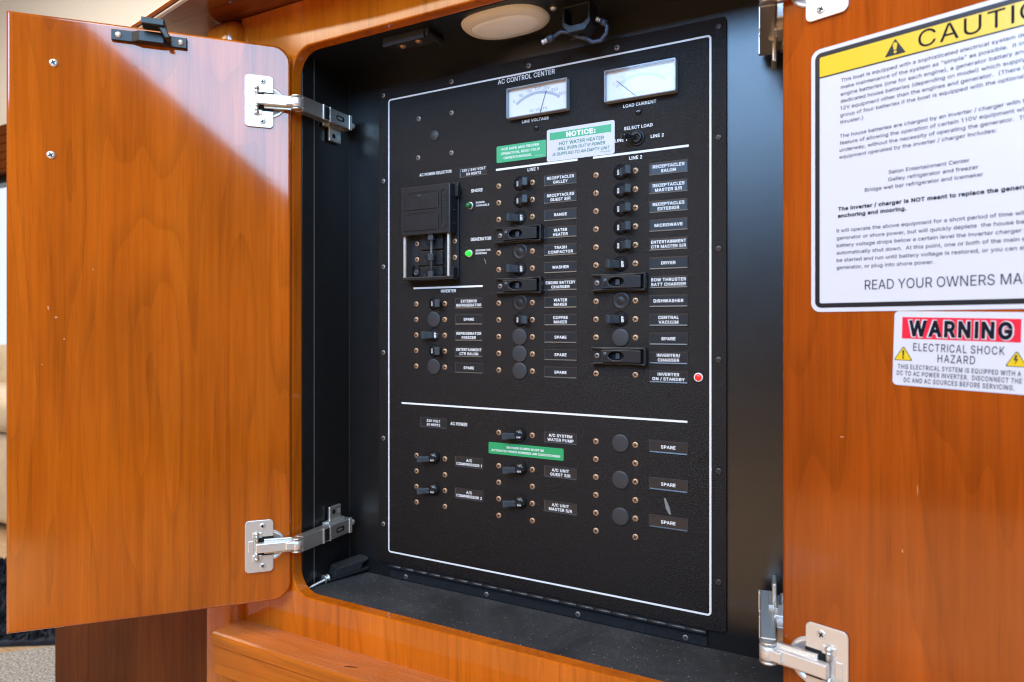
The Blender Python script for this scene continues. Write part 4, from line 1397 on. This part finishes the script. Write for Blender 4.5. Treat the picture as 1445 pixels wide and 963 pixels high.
M['clear_rim'] = plain('clear_acrylic_rim', (0.34, 0.36, 0.40), 0.08, spec=0.8)
M['greyarc'] = plain('dial_band', (0.50, 0.51, 0.56), 0.6)
M['greyarcfaint'] = plain('dial_band_faint', (0.74, 0.75, 0.80), 0.6)
meter(168.6, 240.4, 226.8, 259.4, ['0', '50', '100', '150', '200', '250', '300'], 'greyarc', 'AC VOLTS', ((3.0, -14.8), (10.5, 8.4)),
      'line voltage meter, its needle near 250')
meter(281.4, 354.2, 226.8, 258.6, ['0', '20', '40', '60', '80', '100'], 'greyarcfaint', 'AC AMPERES', ((-3.0, -14.4), (-24.5, 5.2)),
      'load current meter, its needle at zero')
for x, z in ((201.3, 214.1), (315.0, 214.5)):
    mb = MB()
    mb.lathe([(2.9, -0.02), (2.9, -1.2), (2.3, -1.7), (0, -1.8)], seg=18)
    mb.box(-2.0, 2.0, -1.95, -1.8, -0.4, 0.4, 0, 1)
    ppart(mb, 'adjusting_screw', ['gloss', 'grey' if x > 300 else 'void'], at=(x, 0, z))

# ---- select-load toggle switch
mb = MB()
mb.lathe([(7.6, -0.02), (7.6, -1.3), (6.9, -1.9), (6.0, -1.9), (5.8, -1.5), (5.2, -1.5)], seg=30)
mb.lathe([(5.3, -0.5), (5.3, -4.0), (4.6, -4.6), (3.4, -4.6), (3.0, -3.4), (0, -3.4)], seg=20)
ts = ppart(mb, 'toggle_switch', ['plastic'], at=(313.8, 0, 188.4))
mb = MB()
mtx = Matrix.Rotation(R(-33), 4, 'Z')
mb.lathe([(2.1, 2), (2.4, -6), (3.4, -17), (3.3, -18.2), (2.6, -18.8), (0, -18.9)], seg=18, mtx=mtx)
mb.build('lever', 'gloss', ts)

# ---- indicator lamps


def led(x, z, mat, label, rim='nickelsat', dome=True):
    mb = MB()
    mb.lathe([(4.4, -0.02), (4.4, -1.2), (3.9, -1.8), (3.2, -1.8), (3.2, -0.8)], seg=24)
    o = ppart(mb, 'indicator_lamp', rim, at=(x, 0, z), label=label)
    lb = MB()
    if dome:
        lb.lathe([(3.4, -0.5), (3.4, -4.2), (3.0, -5.6), (2.0, -6.6), (0, -7.0)], seg=20)
    else:
        lb.lathe([(3.3, -0.5), (3.3, -2.0), (2.4, -2.7), (0, -3.0)], seg=20)
    lb.build('lens', mat, o)


led(117.5, 137.6, 'ledoff', 'dark green lamp beside POWER AVAILABLE')
led(116.8, 83.4, 'ledon', 'lit green lamp beside GENERATOR RUNNING')
led(374.2, -47.8, 'ledred', 'red lamp with a white ring beside INVERTER ON / STANDBY', 'paint', False)

# ---- scuff marks
mb = MB()
mb.raw([(-1.0, 0, 3.6), (0.2, 0, 4.0), (1.5, 0, 1.0), (2.0, 0, -2.2), (1.1, 0, -2.4), (0.6, 0, 0.6)], [[0, 1, 2, 3, 4, 5][::-1]], 0)
ppart(mb, 'scuff', 'dust', at=(136.6, -0.3, 73.0))
mb = MB()
mb.raw([(-3.0, 0, 8.0), (-1.4, 0, 8.2), (2.6, 0, 0.0), (4.2, 0, -7.0), (2.2, 0, -7.4), (-1.0, 0, -2.0)], [[0, 1, 2, 3, 4, 5][::-1]], 0)
ppart(mb, 'scuff', 'dust', at=(343.5, -0.3, -175.0))


# ---- AC power selector
sel = MB()
sel.box(31.5, 103.5, -3.0, -0.02, 55, 166, 0.8)
sel.box(32, 104, -15, -0.02, 54.5, 58.2, 0.7)
sel.box(99.5, 102.5, -12, -2.8, 58, 68, 0.4)
so = ppart(sel, 'power_selector', 'plastic', at=(0, 0, 0))
mb = MB()
mb.box(30.8, 101.6, -17.3, -3.1, 106.5, 163, 1.6, seg=2)
for zc_ in (156.0, 132.0):      # two finger brows
    up = [(38.5 + 47 * k / 14, zc_ - 1.8 + 2.6 * math.sin(PI * k / 14)) for k in range(15)]
    lo = [(38.5 + 47 * k / 14, zc_ - 2.2) for k in range(15)][::-1]
    mb.raw([(p[0], -17.45, p[1]) for p in up + lo], [list(range(30))], 1)
    mb.box(38, 86, -18.3, -17.2, zc_ - 20.5, zc_ - 2.6, 0.5)
mb.plate(rrect(89.0, 97.5, 112.5, 157.5, 3.5, 5), [rrect(90.2, 96.3, 113.7, 156.3, 2.6, 5)], -18.1, -17.2, 'Y', 0.2)
for k in range(12):
    mb.box(90.8, 95.7, -17.6, -17.2, 115.5 + k * 3.4, 117.2 + k * 3.4, 0.2)
mb.box(101.7, 106, -9, -3, 148, 161, 0.5)
for z in (118, 133):
    mb.lathe([(1.4, 0), (1.4, 1.2), (0, 1.5)], 101.5, -9, z, 'X', 10, 0)
mb.text('ON', 59.5, 150.8, 1.6, 3.6, 'C', 2, 0.0, -18.4)
mb.build('cover', ['plastic', 'void', 'grey'], so)
for x in (33.8, 95.6):
    mb = MB()
    mb.box(x - 1.5, x + 1.5, -12.5, -9.5, 57.6, 107, 0.5)
    mb.build('rail', 'nickelsat', so)
for zc_ in (98.5, 80.3, 62.5):
    mb = MB()
    mb.box(-14.5, 17, -6.8, -2.9, -8.2, 8.2, 0.6)
    sem = [(5.2 * math.cos(R(90 + 180 * k / 12)), 5.2 * math.sin(R(90 + 180 * k / 12))) for k in range(13)]
    n = len(sem)
    mb.raw([(p[0] - 3, -6.95, p[1]) for p in sem], [list(range(n))], 1)
    mb.tube([(p[0] - 3, -7.0, p[1]) for p in sem], 0.5, 6, 0)
    mb.tube([(12 - p[0], -7.0, p[1] * 0.9) for p in sem], 0.5, 6, 0)
    mb.box(-2, 5, -11, -6.7, -2.6, 2.6, 0.5, 2)
    mb.build('rocker', ['plastic', 'void', 'gloss'], so, at=(67.0, 0, zc_))
mb = MB()
mb.tube([(72.5, -12, 106), (72.5, -12, 56.5)], 1.8, 10, 0)
for z in (104, 80.5, 60):
    mb.box(68.6, 75.6, -14.5, -10, z - 4, z + 4, 0.7, 0)
mb.build('tie_bar', 'toggle', so)
for z in (98.4, 79.8):
    screw_mb(3.0, 0.8, 0.6, random.random()).build('screw', ['copper', 'slot'], so, at=(45.5, -3.0, z))
    screw_mb(3.0, 0.8, 0.6, random.random()).build('screw', ['copper', 'slot'], so, at=(98.8, -3.0, z))
mb = MB()
mb.box(39.5, 41.3, -7, -2.9, 57.8, 73, 0.3)
mb.box(50.0, 51.8, -7, -2.9, 57.8, 73, 0.3)
mb.lathe([(3.8, -2.9), (3.8, -5.5), (3.0, -6.5), (1.6, -6.5), (1.4, -5.0), (0, -5.0)], 46, 0, 64, 'Y', 18, 1)
mb.build('clip', ['gloss', 'toggle'], so)


# ================================================================== STICKERS (thin vinyl signs)
def sign(name, label, loc, rotz=0.0, group=None):
    return thing(name, label, 'sign', (loc[0], loc[1], loc[2] + Z0), rotz, group)


def spart(root, mb, name, mats, label=None, tilt=0.0):
    if tilt:
        mb.xf = Matrix.Rotation(tilt, 4, 'Y')
    o = mb.build(name, mats, root)
    if label:
        o['label'] = label
    return o


# green manual sticker
s1 = sign('manual_sticker', 'small green sticker asking to read the owner\'s manual, left of the white notice', (182.6, -0.05, 191.0))
mb = MB()
mb.plate(rrect(-30.5, 30.5, -9.2, 9.2, 1.6, 4), [], -0.3, 0, 'Y')
spart(s1, mb, 'backing', 'greenlight')
mb = MB()
mb.text('FOR SAFE AND PROPER', -1, 3.9, 2.7, 46, 'C', 0, 0.012, -0.4)
mb.text('OPERATION, READ YOUR', -1, -1.0, 2.7, 48, 'C', 0, 0.012, -0.4)
mb.text("OWNER'S MANUAL", -4, -6.0, 2.7, 35, 'C', 0, 0.012, -0.4)
mb.text('T142967', 22, -7.2, 1.2, 9, 'C', 0, 0.0, -0.4)
spart(s1, mb, 'lettering', 'paint')
# hot water heater notice
s2 = sign('notice_sticker', 'white NOTICE sticker with a green band about the hot water heater, below the meters', (252.0, -0.05, 193.0))
mb = MB()
mb.plate(rrect(-38, 38, -17, 17, 2.2, 5), [], -0.45, 0, 'Y')
spart(s2, mb, 'backing', 'vinylwhite')
mb = MB()
mb.box(-34.5, 34.5, -0.6, -0.46, 5.5, 13.2)
spart(s2, mb, 'header', 'greenlight')
mb = MB()
mb.text('NOTICE:', 1, 7.0, 4.6, 33, 'C', 1, 0.05, -0.7)
mb.text('HOT WATER HEATER', 1.5, -1.0, 3.5, 50, 'C', 0, 0.008, -0.7)
mb.text('WILL BURN OUT IF POWER', 1.5, -6.2, 3.1, 53, 'C', 0, 0.008, -0.7, shear=0.2)
mb.text('IS SUPPLIED TO AN EMPTY UNIT', 0.8, -11.6, 3.1, 64, 'C', 0, 0.008, -0.7, shear=0.2)
mb.text('T142967', 28, -14.6, 1.5, 11, 'C', 0, 0.0, -0.7)
spart(s2, mb, 'lettering', ['greenink', 'paint'])
# shower sumps sticker
s3 = sign('sump_sticker', 'green sticker about shower sumps stuck below the A/C SYSTEM WATER PUMP row', (187.6, -0.05, -134.3))
mb = MB()
mb.plate(rrect(-45.8, 45.8, -6.4, 6.4, 1.4, 4), [], -0.3, 0, 'Y')
spart(s3, mb, 'backing', 'green')
mb = MB()
mb.text('SHOWER SUMPS MUST BE', 0, 1.0, 2.3, 46, 'C', 0, 0.02, -0.4)
mb.text('ACTIVATED WHEN RUNNING AIR CONDITIONING', 0, -3.4, 2.3, 84, 'C', 0, 0.02, -0.4)
spart(s3, mb, 'lettering', 'paint')


# signs on the right door
def on_right_door(s):
    c_, n_ = math.cos(AR), math.sin(AR)
    return (HR[0] + c_ * s + n_ * 0.05, HR[1] + n_ * s - c_ * 0.05, 0)


cz = 106.0
loc = on_right_door(118.0)
s4 = sign('caution_sign', 'large white caution sign with yellow header and dense black text on the right door', (loc[0], loc[1], cz), AR)
mb = MB()
mb.plate(rrect(-95.5, 95.5, -95.0, 96.0, 6.5, 6), [], -0.5, 0, 'Y', 0.12)
spart(s4, mb, 'backing', 'vinylwhite')
mb = MB()
frame_strip(mb, -92.6, 92.6, -92.0, 93.0, 4.5, 3.3, -0.62)
spart(s4, mb, 'border', 'vinylblack')
mb = MB()
hp = [(-89.3, 75.4), (89.3, 75.4)] + [p for p in rrect(-89.3, 89.3, 60, 89.7, 1.6, 4) if p[1] > 76]
mb.plate(hp, [], -0.62, -0.51, 'Y')
mb.box(-89.3, 89.3, -0.66, -0.51, 74.5, 75.5, 0, 1)
spart(s4, mb, 'header', ['vinylyellow', 'vinylblack'])
mb = MB()
tri = [(-45.6, 77.4), (-33.0, 77.4), (-33.0, 77.7), (-39.0, 88.0), (-39.6, 88.0), (-45.6, 77.7)]
mb.plate(tri, [], -0.75, -0.63, 'Y')
mb.plate([(-40.1, 80.9), (-38.6, 80.9), (-38.0, 84.2), (-38.3, 85.4), (-39.3, 86.0), (-40.4, 85.4), (-40.7, 84.2)], [], -0.86, -0.76, 'Y', 0, 1)
mb.plate(ellipse(-39.3, 79.5, 0.9, 0.9, 12), [], -0.86, -0.76, 'Y', 0, 1)
spart(s4, mb, 'warning_icon', ['vinylblack', 'vinylyellow'])
mb = MB()
mb.text('CAUTION', -25.4, 77.8, 11.0, 78, 'L', 0, 0.0, -0.8, space=1.08)
H_ = 2.45
ref = text_mesh('generator, or plug into shore power.', 0.006, 0.0, 1.0)[2]
SXB = 61.0 / (ref[1] - ref[0])


def body(s, z, t, bold=0.006, size=H_, mat=1):
    bb = text_mesh(t, bold, 0.0, 1.0)[2]
    mb.text(t, s - 118.0, z - cz, size, (bb[1] - bb[0]) * SXB, 'L', mat, bold, -0.66)


LN = 4.95
for i, t in enumerate(['This boat is equipped with a sophisticated electrical system designed to',
                       'make maintenance of the system as "simple" as possible.  It includes',
                       'engine batteries (one for each engine), a generator battery and',
                       'dedicated house batteries (depending on model) which supply',
                       '12V equipment other than the engines and generator.  (There is a',
                       'group of four batteries if the boat is equipped with the optional',
                       'thruster.)', None,
                       'The house batteries are charged by an inverter / charger with the',
                       'feature of allowing the operation of certain 110V equipment while',
                       'underway, without the necessity of operating the generator.  The',
                       'equipment operated by the inverter / charger includes:']):
    if t:
        body(43.6 - 0.1 * i, 174.2 - LN * i, t)
body(74.6, 103.9, 'Salon Entertainment Center')
body(74.4, 98.9, 'Galley refrigerator and freezer')
body(59.5, 93.9, 'Bridge wet bar refrigerator and icemaker')
body(41.6, 82.9, 'The inverter / charger is NOT meant to replace the generator while', 0.035, H_, 0)
body(41.4, 78.0, 'anchoring and mooring.', 0.035, H_, 0)
for i, t in enumerate(['It will operate the above equipment for a short period of time without',
                       'generator or shore power, but will quickly deplete  the house bank.  If',
                       'battery voltage drops below a certain level the inverter charger will',
                       'automatically shut down.  At this point, one or both of the main engines',
                       'be started and run until battery voltage is restored, or you can start the',
                       'generator, or plug into shore power.']):
    body(40.6, 69.0 - 5.25 * i - 1.5, t)
bb1, bb2 = text_mesh('READ YOUR OWNERS MANUAL', 0.0, 0.0, 1.0)[2], text_mesh('READ YOUR OWNERS', 0.0, 0.0, 1.0)[2]
mb.text('READ YOUR OWNERS MANUAL', 59.5 - 118, 26.0 - cz, 6.6, 75.0 * (bb1[1] - bb1[0]) / (bb2[1] - bb2[0]), 'L', 1, 0.0, -0.66)
spart(s4, mb, 'lettering', ['ink', 'inkgrey'])

# electrical shock warning
loc = on_right_door(114.9)
s5 = sign('warning_sign', 'small white electrical shock warning sign with a red band, below the caution sign', (loc[0], loc[1], -15.0), AR)
tw = R(1.6)
mb = MB()
mb.plate(rrect(-37.4, 37.4, -24.8, 24.9, 3, 5), [], -0.5, 0, 'Y', 0.12)
spart(s5, mb, 'backing', 'vinylwhite', tilt=tw)
mb = MB()
mb.box(-32.4, 32.4, -0.62, -0.51, 6.6, 20.9)
spart(s5, mb, 'header', 'vinylred', tilt=tw)
mb = MB()
mb.text('WARNING', 0, 8.9, 9.3, 58.3, 'C', 1, 0.072, -0.72, space=1.08)
mb.text('WARNING', 0, 8.9, 9.3, 56.6, 'C', 0, 0.040, -0.82, space=1.12)
mb.text('ELECTRICAL SHOCK', -0.4, -1.3, 5.0, 50, 'C', 2, 0.008, -0.6, space=1.12)
mb.text('HAZARD', -0.8, -8.0, 5.0, 20.6, 'C', 2, 0.008, -0.6, space=1.12)
mb.text('THIS ELECTRICAL SYSTEM IS EQUIPPED WITH A', -0.6, -13.6, 2.9, 67.4, 'C', 2, 0.016, -0.6, space=1.12)
mb.text('DC TO AC POWER INVERTER.  DISCONNECT THE', -0.6, -18.0, 2.9, 68.4, 'C', 2, 0.016, -0.6, space=1.12)
mb.text('DC AND AC SOURCES BEFORE SERVICING.', -0.2, -22.4, 2.9, 60.5, 'C', 2, 0.016, -0.6, space=1.12)
spart(s5, mb, 'lettering', ['ink', 'vinylwhite', 'inkgrey'], tilt=tw)
for sx_, bolt in ((-31.2, False), (30.6, True)):
    mb = MB()
    for gr, mt, yy in ((1.0, 1, -0.60), (0.88, 0, -0.70)):
        P_ = [(-5.0, -4.3), (5.0, -4.3), (5.3, -3.6), (0.5, 4.7), (-0.5, 4.7), (-5.3, -3.6)]
        mb.plate([(sx_ + p[0] * gr, -3.8 + (p[1] + 1.2) * gr - 1.2) for p in P_], [], yy, yy + 0.08, 'Y', 0, mt)
    if not bolt:
        mb.plate([(sx_ - 0.35, -5.2), (sx_ + 0.35, -5.2), (sx_ + 0.6, -1.2), (sx_ - 0.6, -1.2)], [], -0.82, -0.71, 'Y', 0, 1)
        mb.plate(ellipse(sx_, -6.3, 0.6, 0.6, 10), [], -0.82, -0.71, 'Y', 0, 1)
    else:
        mb.plate([(sx_ - 0.6, -1.0), (sx_ + 0.5, -1.0), (sx_ - 0.3, -3.3), (sx_ + 0.9, -3.3), (sx_ - 0.9, -7.0), (sx_ - 0.2, -4.2), (sx_ - 1.4, -4.2)], [], -0.82, -0.71, 'Y', 0, 1)
    spart(s5, mb, 'warning_icon', ['vinylyellow', 'inkgrey'], 'yellow triangle with a lightning bolt' if bolt else 'yellow triangle with an exclamation mark', tilt=tw)

# ================================================================== THINGS INSIDE THE BOX
# oval cabinet light under the box ceiling
lt = thing('cabinet_light', 'cream oval light fitting under the ceiling of the black box', 'light', (184, -38, Z0 + ZT))


def dome_oval(rx, ry, rings, mat, mb):
    vs_, fs = [], []
    n = 48
    base = stadium(0, 0, 1, 1, 11)
    for k, (f, dz) in enumerate(rings):
        for i in range(n):
            t = 2 * PI * i / n
            c_, s_ = math.cos(t), math.sin(t)
            e = 0.72
            px = math.copysign(abs(c_) ** e, c_) * max(0.5, rx - (1 - f) * rx)
            py = math.copysign(abs(s_) ** 0.9, s_) * ry * f
            vs_.append((px, py, dz))
    for k in range(len(rings) - 1):
        for i in range(n):
            j = (i + 1) % n
            fs.append([k * n + i, (k + 1) * n + i, (k + 1) * n + j, k * n + j])
    vs_.append((0, 0, rings[-1][1] - 0.1))
    for i in range(n):
        fs.append([(len(rings) - 1) * n + i, len(vs_) - 1, (len(rings) - 1) * n + (i + 1) % n])
    mb.raw(vs_, fs, mat, True)


mb = MB()
dome_oval(48, 32, [(1.0, -0.05), (0.99, -1.5), (0.95, -3.5), (0.86, -5.2), (0.76, -6.0), (0.70, -6.0)], 0, mb)
mb.build('bezel', 'lamp_bezel', lt)
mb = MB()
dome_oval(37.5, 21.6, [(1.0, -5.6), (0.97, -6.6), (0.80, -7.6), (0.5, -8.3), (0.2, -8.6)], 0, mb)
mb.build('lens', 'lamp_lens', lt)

# cable harness in its clip
ch = thing('cable_harness', 'short blue grey cable with two plugs hanging from a black clip at the box ceiling', 'cable', (262, -30, Z0 + ZT))
mb = MB()
mb.plate([(-13, 0), (17, 0), (17, -20), (11, -27), (-6, -27), (-13, -19)], [[(-10, -2), (14, -2), (14, -16), (9, -20), (-4, -20), (-10, -16)]], -9, 9, 'Y', 0.6)
mb.build('clip', 'plastic', ch)
mb = MB()
mb.tube([(-25, -4, -25.5), (-17, -2, -21), (-8, 0, -23), (0, 2, -28), (8, 3, -31), (15, 3, -36), (24, 2, -36.5), (30, 1, -31), (31, 0, -25), (28, 0, -21)], 2.0, 10)
mb.build('cord', 'cable', ch)
for p, q in (((-25, -4, -25.5), (-37, -5, -29)), ((30, 0, -22), (20, 0, -15))):
    mb = MB()
    a, b = Vector(p), Vector(q)
    mb.tube([a, a.lerp(b, 0.04), a.lerp(b, 0.5)], [2.6, 3.2, 3.2], 12, 0)
    mb.tube([a.lerp(b, 0.5), a.lerp(b, 0.72)], 2.3, 12, 1)
    mb.tube([a.lerp(b, 0.72), a.lerp(b, 0.78), a.lerp(b, 0.98), b], [1.6, 2.4, 2.4, 1.8], 12, 1)
    mb.build('plug', ['cable', 'nickelsat'], ch)
mb = MB()
mb.tube([(3, 0, -24), (7, 0, -30), (11, -2, -34)], 0.7, 6)
mb.tube([(2, 0, -24), (-4, 1, -29), (-8, 1, -30)], 0.7, 6)
mb.build('tie', 'plug', ch)
ls = thing('ceiling_screw', 'single pale screw in the box ceiling left of the cable clip', 'screw', (241, -42, Z0 + ZT))
mb = MB()
mb.lathe([(3.6, -0.05), (3.6, -1.0), (2.4, -2.4), (0, -2.6)], axis='Z', seg=16)
mb.build('head', 'nickelsat', ls)

# loose catch lying on the felt floor, one screw through its lug
lc = thing('loose_catch', 'black plastic door catch lying loose on the felt floor in the left corner', 'catch', (-52, -22, Z0 + ZB), R(68))
mb = MB()
T_ = Matrix.Translation((0, 0, 5)) @ Matrix.Rotation(R(-4), 4, 'Y') @ Matrix.Rotation(R(8), 4, 'X')
mb.box(-30, 30, -10, 10, -1.5, 1.5, 0.7, 0, mtx=T_)
mb.build('base', 'plastic', lc)
mb = MB()
mb.plate([(-15, 1.4), (-13, 11), (30, 13), (30, 10.5), (22, 8), (20, 1.4)], [], -8, 8, 'Y', 0.7, mtx=T_)
mb.build('body', 'plug', lc)
mb = MB()
mb.lathe([(3.6, 2.6), (3.6, 1.8), (1.7, 1.0), (1.6, -8)], -24, 0, 3.5, 'Z', 12, 0)
mb.lathe([(3.2, 2.6), (3.2, 1.8), (1.7, 1.0)], 25, 0, 5, 'Z', 12, 0)
mb.build('screw', 'nickelsat', lc)

# loose screw with washer
sc_ = thing('loose_screw', 'long loose wood screw with a washer lying by the opening edge beside the loose catch', 'screw', (-55, -45, Z0 + ZB), R(-97))
mb = MB()
pts, rr = [], []
for k in range(60):
    pts.append((4 + k * 0.40, 0, 4.0 - k * 0.045))
    rr.append((1.75 if k % 4 < 2 else 1.25) * (1 if k < 48 else (60 - k) / 12 + 0.05))
mb.tube(pts, rr, 10)
mb.build('shank', 'nickelsat', sc_)
mb = MB()
mb.lathe([(0, -1.5), (3.0, -1.4), (4.6, 0.4), (4.6, 1.2), (1.6, 2.6), (1.6, 5)], 0, 0, 5, 'X', 18, 0)
mb.build('head', 'nickelsat', sc_)
mb = MB()
mb.lathe([(2.0, 5.0), (5.2, 5.0), (5.4, 5.7), (5.2, 6.2), (2.0, 6.2)], 0, 0, 4.6, 'X', 20, 0)
mb.build('washer', 'nickel', sc_)

# ================================================================== ROOM SEEN PAST THE LEFT DOOR
wl = thing('cabin_wall', 'cream cabin wall with a window opening far behind the left door', 'wall', (-2300, 1100, 0))
mb = MB()
mb.plate([(-2700, 0), (5200, 0), (5200, 3200), (-2700, 3200)], [[(-1900, 560), (1000, 560), (1000, 1470), (-1900, 1470)]], 0, 80, 'Y')
mb.build('panel', 'wall', wl)
mb = MB()
mb.plate([(-1900, 560), (1000, 560), (1000, 1470), (-1900, 1470)], [[(-1860, 600), (960, 600), (960, 1430), (-1860, 1430)]], -10, 60, 'Y', 4)
mb.box(-480, -455, -8, 50, 600, 1430, 3)
wf = mb.build('window_frame', 'vinylblack', wl)
MB().box(-1859, 959, 24, 28, 601, 1429).build('pane', 'glass', wf)
mb = MB()
mb.box(-1950, 1050, -60, -12, 1462, 1690, 6)
for k in range(5):
    mb.box(-1945, 1045, -64, -59, 1478 + k * 40, 1506 + k * 40, 2)
mb.build('valance', 'darkwood', wl)
tag(MB().box(-9000, 3000, 2600, 2620, -400, 4000).build('sky', 'sky'), kind='structure')

sf = thing('sofa', 'cream leather sofa below the window, just showing past the left door edge', 'sofa', (-2300, 820, 0))
mb = MB()
mb.box(-900, 780, -230, 270, 20, 340, 30, seg=4)
mb.build('base', 'sofa', sf)
for x in (-880, -50):
    MB().box(x, x + 820, -250, 120, 345, 480, 45, seg=4).build('seat_cushion', 'sofa', sf)
for x in (-880, -50):
    MB().box(x, x + 820, 100, 265, 400, 640, 60, seg=4).build('backrest', 'sofa', sf)

# navy shaggy rug lying on the planks: many short tufts
rug = thing('rug', 'dark navy shaggy rug on the floor below the left door', 'rug', (-1375, 345, 0), R(33))
mb = MB()
mb.plate(rrect(-750, 620, -260, 320, 60, 5), [], 1, 12, 'Z', 3)
rnd = random.Random(3)
for k in range(9000):
    x, y = rnd.uniform(-740, 612), rnd.uniform(-254, 312)
    a = rnd.uniform(0, 2 * PI)
    w = rnd.uniform(4, 8)
    ln = rnd.uniform(10, 26)
    dx, dy = math.cos(a), math.sin(a)
    lx, ly = rnd.uniform(-14, 14), rnd.uniform(-14, 14)
    mb.raw([(x - dx * w, y - dy * w, 11), (x + dx * w, y + dy * w, 11), (x + lx, y + ly, 12 + ln)], [[0, 1, 2]])
mb.build('pile', 'shag', rug)
